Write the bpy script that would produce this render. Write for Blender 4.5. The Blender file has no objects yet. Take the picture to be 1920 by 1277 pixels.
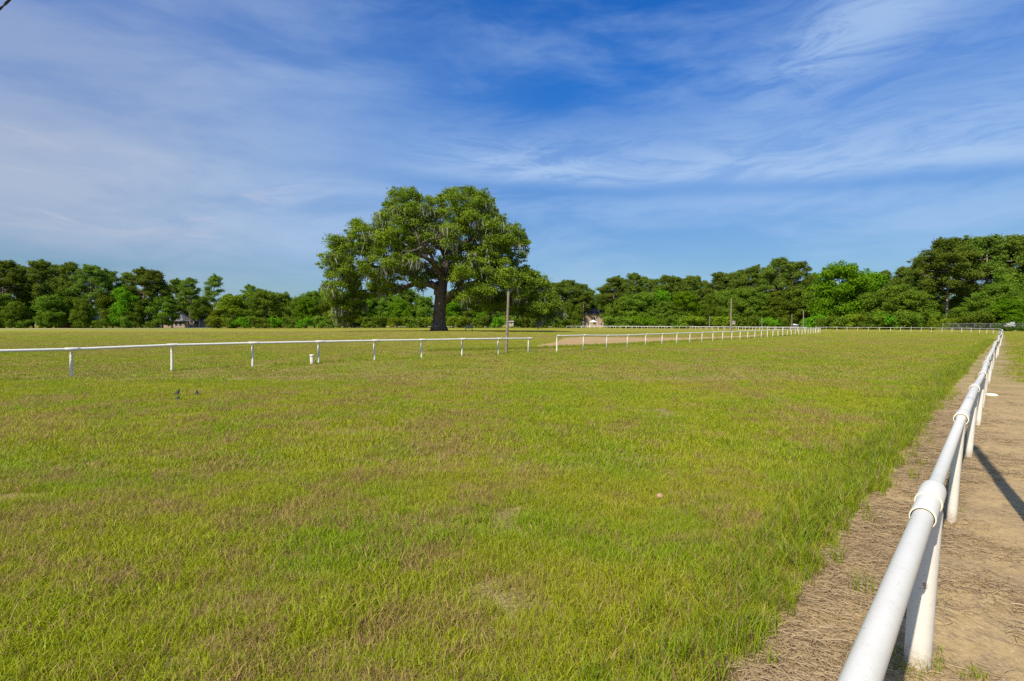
import bpy, math, random
import numpy as np
from mathutils import Vector, Matrix

R = math.radians
scene = bpy.context.scene
C = scene.collection

# ------------------------------------------------------------------ camera
F, H, HOR = 1050.0, 1.75, 608.0            # focal length and horizon of the photograph in its own pixels, eye height in metres
cam_data = bpy.data.cameras.new("camera")
cam_data.sensor_width = 36.0
cam_data.lens = 36.0 * F / 1920.0
cam_data.clip_start = 0.05
cam_data.clip_end = 6000.0
cam = bpy.data.objects.new("camera", cam_data)
C.objects.link(cam)
cam.location = (0, 0, H)
cam.rotation_euler = (R(90) - math.atan((638.5 - HOR) / F), 0, 0)
scene.camera = cam

# ------------------------------------------------------------------ sun and sky
SUN_EL = R(46)
SUN_TO = Vector((-0.54, -0.84))            # towards the sun, on the ground
sun_dir = Vector((-SUN_TO.x * math.cos(SUN_EL), -SUN_TO.y * math.cos(SUN_EL), -math.sin(SUN_EL)))
sl = bpy.data.lights.new("sun", 'SUN')
sl.energy = 4.15
sl.angle = R(0.55)
sl.color = (1.0, 0.93, 0.82)
sun = bpy.data.objects.new("sun", sl)
C.objects.link(sun)
sun.rotation_euler = sun_dir.to_track_quat('-Z', 'Y').to_euler()
sun.location = (0, -5, 30)

scene.view_settings.view_transform = 'Standard'
scene.view_settings.look = 'None'
scene.view_settings.exposure = 0.75
scene.view_settings.gamma = 1.0
scene.cycles.max_bounces = 6
scene.cycles.diffuse_bounces = 3
scene.cycles.transparent_max_bounces = 8
scene.cycles.use_denoising = False


class NT:
    """small helper for writing node trees as expressions"""
    def __init__(self, tree):
        self.t = tree
        self.n = tree.nodes
        self.l = tree.links

    def new(self, kind, **kw):
        nd = self.n.new(kind)
        for k, v in kw.items():
            setattr(nd, k, v)
        return nd

    def put(self, sock, v):
        if v is None:
            return
        if isinstance(v, bpy.types.NodeSocket):
            self.l.new(v, sock)
        else:
            if hasattr(sock.default_value, '__len__') and not hasattr(v, '__len__'):
                v = [v] * len(sock.default_value)
            if hasattr(sock.default_value, '__len__') and len(sock.default_value) == 4 and len(v) == 3:
                v = (*v, 1)
            sock.default_value = v

    def m(self, op, a, b=None, c=None, clamp=False):
        nd = self.new('ShaderNodeMath', operation=op, use_clamp=clamp)
        self.put(nd.inputs[0], a)
        self.put(nd.inputs[1], b)
        if c is not None:
            self.put(nd.inputs[2], c)
        return nd.outputs[0]

    def step(self, x, a, b, lo=0.0, hi=1.0):
        nd = self.new('ShaderNodeMapRange', interpolation_type='SMOOTHSTEP')
        self.put(nd.inputs[0], x)
        for i, v in enumerate((a, b, lo, hi)):
            self.put(nd.inputs[1 + i], v)
        return nd.outputs[0]

    def mix(self, f, a, b, blend='MIX'):
        nd = self.new('ShaderNodeMix', data_type='RGBA', blend_type=blend)
        self.put(nd.inputs[0], f)
        self.put(nd.inputs[6], a)
        self.put(nd.inputs[7], b)
        return nd.outputs[2]

    def noise(self, vec, scale, detail=4.0, rough=0.55, dist=0.0, out=0):
        nd = self.new('ShaderNodeTexNoise')
        self.put(nd.inputs['Vector'], vec)
        nd.inputs['Scale'].default_value = scale
        nd.inputs['Detail'].default_value = detail
        nd.inputs['Roughness'].default_value = rough
        nd.inputs['Distortion'].default_value = dist
        return nd.outputs[out]

    def xyz(self, x, y, z):
        nd = self.new('ShaderNodeCombineXYZ')
        self.put(nd.inputs[0], x)
        self.put(nd.inputs[1], y)
        self.put(nd.inputs[2], z)
        return nd.outputs[0]

    def sep(self, v):
        nd = self.new('ShaderNodeSeparateXYZ')
        self.put(nd.inputs[0], v)
        return nd.outputs

    def mapping(self, v, scale=(1, 1, 1), rot=(0, 0, 0), loc=(0, 0, 0)):
        nd = self.new('ShaderNodeMapping')
        self.put(nd.inputs[0], v)
        nd.inputs['Location'].default_value = loc
        nd.inputs['Rotation'].default_value = rot
        nd.inputs['Scale'].default_value = scale
        return nd.outputs[0]


world = bpy.data.worlds.new("World")
scene.world = world
world.use_nodes = True
wt = NT(world.node_tree)
wt.n.clear()
sky = wt.new('ShaderNodeTexSky', sky_type='NISHITA', sun_disc=False)
sky.sun_elevation = SUN_EL
sky.sun_rotation = math.atan2(SUN_TO.x, SUN_TO.y) % (2 * math.pi)
sky.air_density = 1.0
sky.dust_density = 0.6
sky.ozone_density = 2.2
direction = wt.new('ShaderNodeTexCoord').outputs['Generated']
dx, dy, dz = wt.sep(direction)
az = wt.m('ARCTAN2', dx, dy)                                  # 0 looking along +Y, positive to the right
el = wt.m('ARCSINE', dz)
hs = wt.new('ShaderNodeHueSaturation')
hs.inputs['Hue'].default_value = 0.513
hs.inputs['Saturation'].default_value = 1.32
hs.inputs['Value'].default_value = 0.84
wt.l.new(sky.outputs[0], hs.inputs['Color'])
clear = wt.mix(wt.step(el, 0.0, 0.50), (0.28, 0.378, 0.45), (0.22, 0.66, 0.87))
clear = wt.mix(wt.step(el, 0.6, 1.1), clear, (2.6, 2.3, 1.9))
clear = wt.mix(1.0, hs.outputs['Color'], clear, 'MULTIPLY')
# cirrus: fine streaks stretched along the wind, in azimuth and elevation
sv = wt.xyz(az, el, 0.0)
warp = wt.noise(sv, 2.2, 3.0, 0.5, out=1)
wv = wt.new('ShaderNodeVectorMath', operation='MULTIPLY_ADD')
wt.put(wv.inputs[0], warp)
wt.put(wv.inputs[1], (0.16, 0.10, 0.0))
wt.put(wv.inputs[2], sv)
streak = wt.noise(wt.mapping(wv.outputs[0], (2.1, 9.0, 1), (0, 0, R(-9))), 1.0, 9.0, 0.6, 0.25)
fine = wt.noise(wt.mapping(wv.outputs[0], (5.0, 30.0, 1), (0, 0, R(-13))), 1.0, 9.0, 0.68, 0.7)
soft = wt.noise(wt.mapping(wv.outputs[0], (1.6, 3.4, 1), (0, 0, R(10)), (3.1, 1.7, 0)), 1.0, 5.0, 0.5)
wob = wt.m('MULTIPLY', wt.m('SUBTRACT', soft, 0.5), 0.12)
# a broad veil over the left of the view
veil = wt.m('MULTIPLY', wt.step(az, 0.16, -0.55),
            wt.m('MULTIPLY', wt.step(wt.m('ADD', el, wob), 0.60, 0.20), wt.step(el, 0.05, 0.13)))
veil = wt.m('MULTIPLY', veil, wt.step(streak, 0.16, 0.62, 0.45, 1.0))
# a long band with a crisp lower edge rising to the right
band_c = wt.m('MULTIPLY_ADD', wt.m('SUBTRACT', az, 0.05), -0.050, 0.240)
rel = wt.m('SUBTRACT', wt.m('ADD', el, wt.m('MULTIPLY', wob, 0.25)), band_c)
band = wt.m('MULTIPLY', wt.step(rel, -0.012, 0.022), wt.step(rel, 0.13, 0.012))
band = wt.m('MULTIPLY', band, wt.m('MULTIPLY', wt.step(az, -0.30, 0.0), wt.step(fine, 0.34, 0.60, 0.40, 1.0)))
# thinner strips under it
strips = wt.m('MULTIPLY', wt.step(streak, 0.38, 0.64, 0.12, 1.0),
              wt.m('MULTIPLY', wt.step(rel, 0.0, -0.03), wt.step(el, 0.03, 0.12)))
# wisps high on the right
wx = wt.m('SUBTRACT', az, 0.56)
wy = wt.m('SUBTRACT', el, wt.m('MULTIPLY_ADD', wx, 0.42, 0.42))
wisp = wt.m('MULTIPLY', wt.step(wt.m('ABSOLUTE', wx), 0.30, 0.02),
            wt.m('MULTIPLY', wt.step(wy, -0.10, 0.0), wt.step(wy, 0.10, 0.02)))
wisp = wt.m('MULTIPLY', wisp, wt.step(fine, 0.36, 0.62, 0.25, 1.0))
high = wt.m('MULTIPLY', wt.step(streak, 0.38, 0.74), wt.step(el, 0.18, 0.42))
high = wt.m('MAXIMUM', high, wt.m('MULTIPLY', wt.m('MULTIPLY', wt.step(az, 0.25, 0.65), wt.step(el, 0.22, 0.32)), wt.step(fine, 0.25, 0.65, 0.35, 0.9)))
cl = wt.m('MAXIMUM', wt.m('MULTIPLY', veil, 0.74), wt.m('MULTIPLY', wt.step(el, 0.42, 0.12), wt.step(streak, 0.25, 0.65, 0.16, 0.36)))
for part, w in ((band, 0.80), (strips, 0.42), (wisp, 0.62), (high, 0.38)):
    cl = wt.m('SUBTRACT', wt.m('ADD', cl, wt.m('MULTIPLY', part, w)), wt.m('MULTIPLY', cl, wt.m('MULTIPLY', part, w)))
patch = wt.m('MULTIPLY', wt.step(wt.m('ADD', wt.m('MULTIPLY', fine, 0.45), wt.m('MULTIPLY', soft, 0.55)), 0.46, 0.60), wt.m('MULTIPLY', wt.step(az, -0.12, -0.45), wt.m('MULTIPLY', wt.step(el, 0.28, 0.20), wt.step(el, 0.11, 0.16))))
cl = wt.m('MAXIMUM', cl, wt.m('MULTIPLY', patch, 0.90))
cl = wt.m('MAXIMUM', wt.m('MULTIPLY', cl, wt.step(el, 0.0, 0.05)), wt.m('MULTIPLY', wt.step(el, 0.15, 0.02), 0.30))
cool = wt.mix(wt.m('MAXIMUM', wt.step(az, -0.10, -0.75), wt.m('MULTIPLY', patch, 0.9)), (2.05, 2.85, 4.05), (2.12, 2.46, 3.08))
clouded = wt.mix(cl, clear, cool)
clouded = wt.mix(wt.m('MULTIPLY', patch, 0.60), clouded, (3.05, 2.92, 3.30))
bg = wt.new('ShaderNodeBackground')
wt.put(bg.inputs['Color'], clouded)
bg.inputs['Strength'].default_value = 0.13
wo = wt.new('ShaderNodeOutputWorld')
wt.l.new(bg.outputs[0], wo.inputs[0])

# ------------------------------------------------------------------ helpers
rng = np.random.default_rng(7)
random.seed(7)
OAK = (-15.8, 120.0)


def gz(x, y):
    """height of the ground: flat turf with a low mound under the big oak"""
    return 0.34 * np.exp(-((np.asarray(x) - OAK[0]) ** 2 + (np.asarray(y) - OAK[1]) ** 2) / (2 * 20.0 ** 2))


def at(px, py):
    """point of the flat ground seen at a pixel of the photograph"""
    z = F * H / (py - HOR)
    return ((px - 960.0) / F * z, z)


def mesh_from(name, verts, faces=None, quads=None, mats=(), smooth=True):
    me = bpy.data.meshes.new(name)
    if quads is not None:
        v = np.asarray(verts, dtype=np.float32)
        q = np.asarray(quads, dtype=np.int32)
        k = q.shape[1]
        me.vertices.add(len(v))
        me.vertices.foreach_set('co', v.ravel())
        me.loops.add(q.size)
        me.loops.foreach_set('vertex_index', q.ravel())
        me.polygons.add(len(q))
        me.polygons.foreach_set('loop_start', np.arange(0, q.size, k, dtype=np.int32))
        me.polygons.foreach_set('loop_total', np.full(len(q), k, dtype=np.int32))
        me.update(calc_edges=True)
    else:
        me.from_pydata([tuple(map(float, p)) for p in verts], [], faces)
        me.update()
    for mt in mats:
        me.materials.append(mt)
    if smooth:
        me.polygons.foreach_set('use_smooth', np.ones(len(me.polygons), dtype=bool))
    return me


def obj(name, me, parent=None, loc=(0, 0, 0), rotz=0.0):
    o = bpy.data.objects.new(name, me)
    C.objects.link(o)
    o.location = loc
    o.rotation_euler = (0, 0, rotz)
    if parent is not None:
        o.parent = parent
    return o


def tag(o, label=None, cat=None, group=None, kind=None):
    for k, v in (('label', label), ('category', cat), ('group', group), ('kind', kind)):
        if v:
            o[k] = v
    return o


def thing(name, label, cat, loc=(0, 0, 0), rotz=0.0, group=None):
    return tag(obj(name, None, None, loc, rotz), label, cat, group)


class MB:
    """collects simple shapes into one mesh"""
    def __init__(self):
        self.v, self.f = [], []

    def add(self, v, f):
        k = len(self.v)
        self.v += [tuple(p) for p in v]
        self.f += [tuple(i + k for i in q) for q in f]
        return self

    def box(self, lo, hi, bev=0.0):
        (a, b, c), (d, e, g) = lo, hi
        v = [(a, b, c), (d, b, c), (d, e, c), (a, e, c), (a, b, g), (d, b, g), (d, e, g), (a, e, g)]
        f = [(0, 3, 2, 1), (4, 5, 6, 7), (0, 1, 5, 4), (1, 2, 6, 5), (2, 3, 7, 6), (3, 0, 4, 7)]
        return self.add(v, f)

    def tube(self, pts, rad, n=10, cap=True):
        pts = [Vector(p) for p in pts]
        if not hasattr(rad, '__len__'):
            rad = [rad] * len(pts)
        k = len(self.v)
        up = Vector((0, 0, 1))
        prev = None
        for i, p in enumerate(pts):
            t = (pts[min(i + 1, len(pts) - 1)] - pts[max(i - 1, 0)]).normalized()
            if prev is None:
                s = t.cross(up)
                if s.length < 0.05:
                    s = t.cross(Vector((0, 1, 0)))
                s.normalize()
            else:
                s = (prev - t * prev.dot(t)).normalized()
            prev = s
            b = t.cross(s)
            for j in range(n):
                a = 2 * math.pi * j / n
                self.v.append(tuple(p + (s * math.cos(a) + b * math.sin(a)) * rad[i]))
        for i in range(len(pts) - 1):
            for j in range(n):
                a, b = k + i * n + j, k + i * n + (j + 1) % n
                self.f.append((a, b, b + n, a + n))
        if cap:
            self.f.append(tuple(k + j for j in reversed(range(n))))
            self.f.append(tuple(k + (len(pts) - 1) * n + j for j in range(n)))
        return self

    def lathe(self, prof, n=20, axis='Z'):
        """profile of (radius, along)"""
        k = len(self.v)
        for r, z in prof:
            for j in range(n):
                a = 2 * math.pi * j / n
                if axis == 'Z':
                    self.v.append((r * math.cos(a), r * math.sin(a), z))
                else:
                    self.v.append((z, r * math.cos(a), r * math.sin(a)))
        for i in range(len(prof) - 1):
            for j in range(n):
                a, b = k + i * n + j, k + i * n + (j + 1) % n
                self.f.append((a, b, b + n, a + n) if axis == 'Z' else (a, b, b + n, a + n))
        return self

    def mesh(self, name, mat, smooth=False, auto=None):
        me = mesh_from(name, self.v, self.f, None, (mat,), smooth)
        if auto is not None:
            me.polygons.foreach_set('use_smooth', np.ones(len(me.polygons), dtype=bool))
            me.set_sharp_from_angle(angle=R(auto))
        return me


def material(name):
    mt = bpy.data.materials.new(name)
    mt.use_nodes = True
    nt = NT(mt.node_tree)
    b = mt.node_tree.nodes['Principled BSDF']
    b.inputs['Specular IOR Level'].default_value = 0.3
    return mt, nt, b


def simple(name, col, rough=0.6, var=0.12, scale=6.0, spec=0.3, bump=0.0, bscale=40.0, metal=0.0):
    mt, nt, b = material(name)
    g = nt.new('ShaderNodeNewGeometry')
    n = nt.noise(g.outputs['Position'], scale, 5.0, 0.6)
    lo = tuple(c * (1 - var) for c in col)
    hi = tuple(min(1, c * (1 + var)) for c in col)
    nt.put(b.inputs['Base Color'], nt.mix(nt.step(n, 0.3, 0.7), lo, hi))
    b.inputs['Roughness'].default_value = rough
    b.inputs['Specular IOR Level'].default_value = spec
    b.inputs['Metallic'].default_value = metal
    if bump:
        bp = nt.new('ShaderNodeBump')
        bp.inputs['Strength'].default_value = bump
        bp.inputs['Distance'].default_value = 0.02
        nt.put(bp.inputs['Height'], nt.noise(g.outputs['Position'], bscale, 4.0, 0.6))
        nt.l.new(bp.outputs[0], b.inputs['Normal'])
    return mt


# ------------------------------------------------------------------ materials of the ground
def turf_patches(nt, p):
    """(dryness 0..1, lushness 0..1, hue 0..1) of the turf at a place on the ground"""
    flat = nt.mapping(p, (1, 1, 0))
    big = nt.noise(nt.mapping(flat, (1, 1, 1), (0, 0, R(42))), 0.16, 3.0, 0.5, 0.6)
    mid = nt.noise(flat, 1.25, 5.0, 0.65, 0.6)
    small = nt.noise(flat, 4.2, 3.0, 0.6)
    lanes = nt.noise(nt.mapping(flat, (0.55, 0.10, 1), (0, 0, R(42))), 1.0, 3.0, 0.5)
    s = nt.m('ADD', nt.m('MULTIPLY', big, 0.24), nt.m('MULTIPLY', mid, 0.42))
    s = nt.m('ADD', s, nt.m('MULTIPLY', small, 0.22))
    s = nt.m('ADD', s, nt.m('MULTIPLY', lanes, 0.27))
    dry = nt.step(s, 0.545, 0.66)
    lush = nt.step(nt.noise(nt.mapping(flat, (1, 1, 1), (0, 0, 0), (31, 7, 0)), 0.55, 4.0, 0.6, 0.4), 0.42, 0.66)
    hue = nt.noise(nt.mapping(flat, (1, 1, 1), (0, 0, 0), (11, 57, 0)), 0.07, 2.0, 0.5)
    return dry, lush, hue



def wear_bands(nt, p):
    """long worn and mown bands lying across the far part of the field"""
    b1 = nt.noise(nt.mapping(p, (0.012, 0.075, 0), (0, 0, R(-6))), 1.0, 4.0, 0.6, 0.5)
    away = nt.step(nt.sep(p)[1], 22.0, 50.0)
    return nt.m('MULTIPLY', nt.step(b1, 0.44, 0.60), away)


GREEN = (0.330, 0.385, 0.008)
LUSH = (0.265, 0.365, 0.008)
OLIVE = (0.400, 0.390, 0.022)
STRAW = (0.45, 0.325, 0.105)

M_ground, nt, b = material("turf_ground")
pos = nt.new('ShaderNodeNewGeometry').outputs['Position']
dry, lush, hue = turf_patches(nt, pos)
fleck = nt.noise(pos, 38.0, 3.0, 0.7)
fleck2 = nt.noise(nt.mapping(pos, (1, 0.45, 1)), 7.0, 5.0, 0.7)
dist = nt.new('ShaderNodeVectorMath', operation='LENGTH')
nt.put(dist.inputs[0], pos)
far = nt.step(dist.outputs['Value'], 14.0, 45.0)
strips = wear_bands(nt, pos)
grass_c = nt.mix(lush, nt.mix(nt.step(hue, 0.35, 0.65), GREEN, OLIVE), LUSH)
dry_c = nt.mix(nt.step(fleck2, 0.3, 0.7), (0.20, 0.135, 0.055), (0.32, 0.225, 0.10))
farc = nt.mix(nt.m('MULTIPLY', dry, 0.75), nt.mix(nt.step(fleck2, 0.25, 0.75), tuple(c * 0.44 for c in GREEN), tuple(c * 0.66 for c in OLIVE)), tuple(c * 0.62 for c in STRAW))  # far turf tones scaled down: self-shadow of the blades put into the colour
farc = nt.mix(nt.m('MULTIPLY', strips, 0.75), farc, tuple(c * 0.50 for c in STRAW))
farc = nt.mix(nt.m('MULTIPLY', lush, 0.35), farc, tuple(c * 0.62 for c in LUSH))
nearc = nt.mix(nt.step(fleck, 0.35, 0.65), (0.13, 0.105, 0.035), (0.30, 0.225, 0.085))
nt.put(b.inputs['Base Color'], nt.mix(far, nearc, farc))
b.inputs['Roughness'].default_value = 0.95
b.inputs['Specular IOR Level'].default_value = 0.05
bp = nt.new('ShaderNodeBump')
bp.inputs['Strength'].default_value = 0.7
bp.inputs['Distance'].default_value = 0.06
nt.put(bp.inputs['Height'], nt.m('ADD', nt.m('MULTIPLY', fleck2, 1.0), nt.m('MULTIPLY', fleck, 0.3)))
nt.l.new(bp.outputs[0], b.inputs['Normal'])

M_path, nt, b = material("dry_path")
pos = nt.new('ShaderNodeNewGeometry').outputs['Position']
n1 = nt.noise(pos, 1.1, 5.0, 0.62, 0.6)
n2 = nt.noise(pos, 9.0, 6.0, 0.7, 0.8)
n3 = nt.noise(nt.mapping(pos, (1, 0.35, 1), (0, 0, R(60))), 55.0, 4.0, 0.7, 0.6)
c = nt.mix(nt.step(n1, 0.35, 0.65), (0.375, 0.262, 0.118), (0.30, 0.21, 0.105))
c = nt.mix(nt.step(n2, 0.42, 0.68), c, (0.225, 0.158, 0.085))
away = nt.step(nt.sep(pos)[1], 9.0, 22.0)
olive = nt.noise(nt.mapping(pos, (1, 1, 0), (0, 0, 0), (5, 9, 0)), 0.9, 4.0, 0.65, 0.5)
c = nt.mix(nt.m('MULTIPLY', away, nt.step(olive, 0.36, 0.62)), c, (0.20, 0.165, 0.055))
c = nt.mix(nt.m('MULTIPLY', nt.step(n3, 0.5, 0.72), 0.55), c, (0.50, 0.385, 0.215))
c = nt.mix(nt.m('MULTIPLY', nt.step(n3, 0.44, 0.30), 0.5), c, (0.14, 0.095, 0.05))
nt.put(b.inputs['Base Color'], c)
b.inputs['Roughness'].default_value = 0.95
b.inputs['Specular IOR Level'].default_value = 0.05
bp = nt.new('ShaderNodeBump')
bp.inputs['Strength'].default_value = 0.8
bp.inputs['Distance'].default_value = 0.02
nt.put(bp.inputs['Height'], nt.m('ADD', n2, nt.m('MULTIPLY', n3, 0.5)))
nt.l.new(bp.outputs[0], b.inputs['Normal'])

M_sand, nt, b = material("bare_sand")
pos = nt.new('ShaderNodeNewGeometry').outputs['Position']
n1 = nt.noise(pos, 0.35, 5.0, 0.6, 0.5)
n2 = nt.noise(pos, 3.0, 5.0, 0.65)
c = nt.mix(nt.step(n1, 0.3, 0.7), (0.285, 0.180, 0.068), (0.35, 0.235, 0.100))
c = nt.mix(nt.m('MULTIPLY', nt.step(n2, 0.52, 0.72), 0.5), c, (0.33, 0.21, 0.10))
nt.put(b.inputs['Base Color'], c)
b.inputs['Roughness'].default_value = 0.95
bp = nt.new('ShaderNodeBump')
bp.inputs['Strength'].default_value = 0.6
bp.inputs['Distance'].default_value = 0.1
nt.put(bp.inputs['Height'], n2)
nt.l.new(bp.outputs[0], b.inputs['Normal'])


def blade_material(name, kind):
    mt, nt, b = material(name)
    nt.n.remove(b)
    pos = nt.new('ShaderNodeNewGeometry').outputs['Position']
    rnd = nt.new('ShaderNodeAttribute', attribute_name='blade').outputs['Fac']
    ri = nt.new('ShaderNodeObjectInfo').outputs['Random']
    if kind == 'turf':
        dry, lush, hue = turf_patches(nt, pos)
        g = nt.mix(lush, nt.mix(nt.step(hue, 0.35, 0.65), GREEN, OLIVE), LUSH)
        g = nt.mix(nt.m('MULTIPLY', ri, 0.45), g, tuple(c * 0.72 for c in GREEN))
        s = nt.mix(ri, STRAW, (0.30, 0.19, 0.075))
        share = nt.m('MULTIPLY_ADD', dry, 0.68, 0.10)
        isdry = nt.m('LESS_THAN', rnd, share)
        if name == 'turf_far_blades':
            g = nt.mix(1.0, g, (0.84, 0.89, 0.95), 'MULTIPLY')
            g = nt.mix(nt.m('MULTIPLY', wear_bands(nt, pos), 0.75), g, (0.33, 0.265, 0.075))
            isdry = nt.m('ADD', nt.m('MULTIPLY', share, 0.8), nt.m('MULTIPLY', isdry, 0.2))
        col = nt.mix(isdry, g, s)
    elif kind == 'tall':
        g = nt.mix(ri, (0.165, 0.260, 0.005), (0.29, 0.330, 0.008))
        col = nt.mix(nt.m('LESS_THAN', rnd, 0.26), g, nt.mix(ri, (0.36, 0.25, 0.10), (0.22, 0.14, 0.06)))
    else:
        col = nt.mix(rnd, (0.33, 0.235, 0.12), (0.54, 0.415, 0.235))
        col = nt.mix(nt.m('MULTIPLY', ri, 0.30), col, (0.24, 0.155, 0.08))
    d = nt.new('ShaderNodeBsdfDiffuse')
    tr = nt.new('ShaderNodeBsdfTranslucent')
    gl = nt.new('ShaderNodeBsdfGlossy')
    gl.inputs['Roughness'].default_value = 0.45
    gl.inputs['Color'].default_value = (1, 1, 1, 1)
    nt.put(d.inputs['Color'], col)
    nt.put(tr.inputs['Color'], col)
    m1 = nt.new('ShaderNodeMixShader')
    m1.inputs[0].default_value = 0.42
    nt.l.new(d.outputs[0], m1.inputs[1])
    nt.l.new(tr.outputs[0], m1.inputs[2])
    m2 = nt.new('ShaderNodeMixShader')
    m2.inputs[0].default_value = 0.010
    nt.l.new(m1.outputs[0], m2.inputs[1])
    nt.l.new(gl.outputs[0], m2.inputs[2])
    out = [n for n in nt.n if n.type == 'OUTPUT_MATERIAL'][0]
    nt.l.new(m2.outputs[0], out.inputs[0])
    return mt


M_turf = blade_material("turf_blades", 'turf')
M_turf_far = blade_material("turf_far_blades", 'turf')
M_tall = blade_material("tall_blades", 'tall')
M_straw = blade_material("straw_blades", 'straw')

# ------------------------------------------------------------------ the ground
def graded(lo, hi, near, growth):
    a = [0.0]
    s = near
    while a[-1] < hi:
        a.append(a[-1] + s)
        s *= growth
    b_ = [0.0]
    s = near
    while b_[-1] > lo:
        b_.append(b_[-1] - s)
        s *= growth
    return np.array(sorted(set(b_[1:] + a)))


gx_ = graded(-2500, 2500, 0.6, 1.045)
gy_ = graded(-400, 4000, 0.6, 1.04)
GX, GY = np.meshgrid(gx_, gy_)
GZ = gz(GX, GY)
nx, ny = len(gx_), len(gy_)
idx = np.arange(nx * ny).reshape(ny, nx)
quads = np.stack([idx[:-1, :-1], idx[:-1, 1:], idx[1:, 1:], idx[1:, :-1]], -1).reshape(-1, 4)
tag(obj("ground", mesh_from("ground", np.stack([GX, GY, GZ], -1).reshape(-1, 3), None, quads, (M_ground,))), kind='structure')


def wobble(t, seed=0.0, amp=1.0):
    return amp * (0.5 * math.sin(t * 1.7 + seed) + 0.3 * math.sin(t * 4.1 + 2.1 * seed + 1) + 0.2 * math.sin(t * 9.7 + seed * 3 + 2))


def edge_x(z):
    """right-hand edge of the turf beside the near rail"""
    return 0.872 * z - 1.30 + wobble(z * 1.3, 0.4, 0.10) + wobble(z * 3.7, 1.9, 0.07) + 0.017 * max(0, min(z - 20, 45))


def fence_x(z):
    return 2.04 + 0.878 * (z - 2.81) - 0.00012 * max(0.0, z - 20) ** 2


pv, pf = [], []
zs = [-6 + 0.25 * i for i in range(int(26 / 0.25))] + [20 + 1.0 * i for i in range(72)]
rows = 10
for z in zs:
    a = edge_x(z)
    wide = max(2.2, abs(z) * 1.25 + 5 - fence_x(z)) if z < 13 else None
    far_w = 1.15 + wobble(z * 0.7, 3.0, 0.40)
    if z < 11:
        bx = fence_x(z) + 7.5 + wobble(z, 5, 0.3)
    else:
        k = min(1.0, (z - 11) / 7.0)
        bx = fence_x(z) + (7.5 * (1 - k) ** 1.5 + far_w * (1 - (1 - k) ** 1.5)) + wobble(z * 2, 5, 0.15)
    for i in range(rows + 1):
        t = i / rows
        pv.append((a + (bx - a) * t, z, 0.004 + 0.02 * math.sin(math.pi * t)))
for i in range(len(zs) - 1):
    for j in range(rows):
        k = i * (rows + 1) + j
        pf.append((k, k + 1, k + rows + 2, k + rows + 1))
tag(obj("path", mesh_from("path", pv, pf, None, (M_path,))), kind='structure')

# bare sand bank beyond the second rail
sand_px = [(800, 657.2), (900, 654), (1000, 649.5), (1040, 642), (1060, 633.5), (1100, 631.8), (1200, 633), (1290, 633.6), (1340, 632), (1385, 630.4),
           (1420, 628), (1442, 629.2), (1405, 633.5), (1330, 637.4), (1250, 641.5), (1150, 647.5), (1070, 650.4), (1020, 653), (900, 656.4), (800, 658.6)]
top_px, bot_px = sand_px[:12], sand_px[11:][::-1]


def interp(poly, x):
    for (x0, y0), (x1, y1) in zip(poly[:-1], poly[1:]):
        if x0 <= x <= x1:
            return y0 + (y1 - y0) * (x - x0) / (x1 - x0)
    return poly[-1][1]


sv_, sf_ = [], []
xs = np.linspace(800, 1440, 130)
for xi in xs:
    jt = wobble(xi * 0.11, 1.0, 0.45)
    ya, yb = interp(top_px, xi) + jt * 0.6, interp(bot_px, xi) + jt
    yb = max(yb, ya + 0.4)
    za, zb = F * H / (ya - HOR), F * H / (yb - HOR)
    for i in range(9):
        t = i / 8
        z = zb + (za - zb) * t
        sv_.append(((xi - 960) / F * z, z, 0.006 + (0.10 + 0.02 * wobble(xi * 0.05 + t * 3, 2)) * math.sin(math.pi * t) ** 0.7 * min(1, abs(za - zb) / 12)))
for i in range(len(xs) - 1):
    for j in range(8):
        k = i * 9 + j
        sf_.append((k, k + 9, k + 10, k + 1))
tag(obj("sand_bank", mesh_from("sand_bank", sv_, sf_, None, (M_sand,))), kind='structure')

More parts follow.
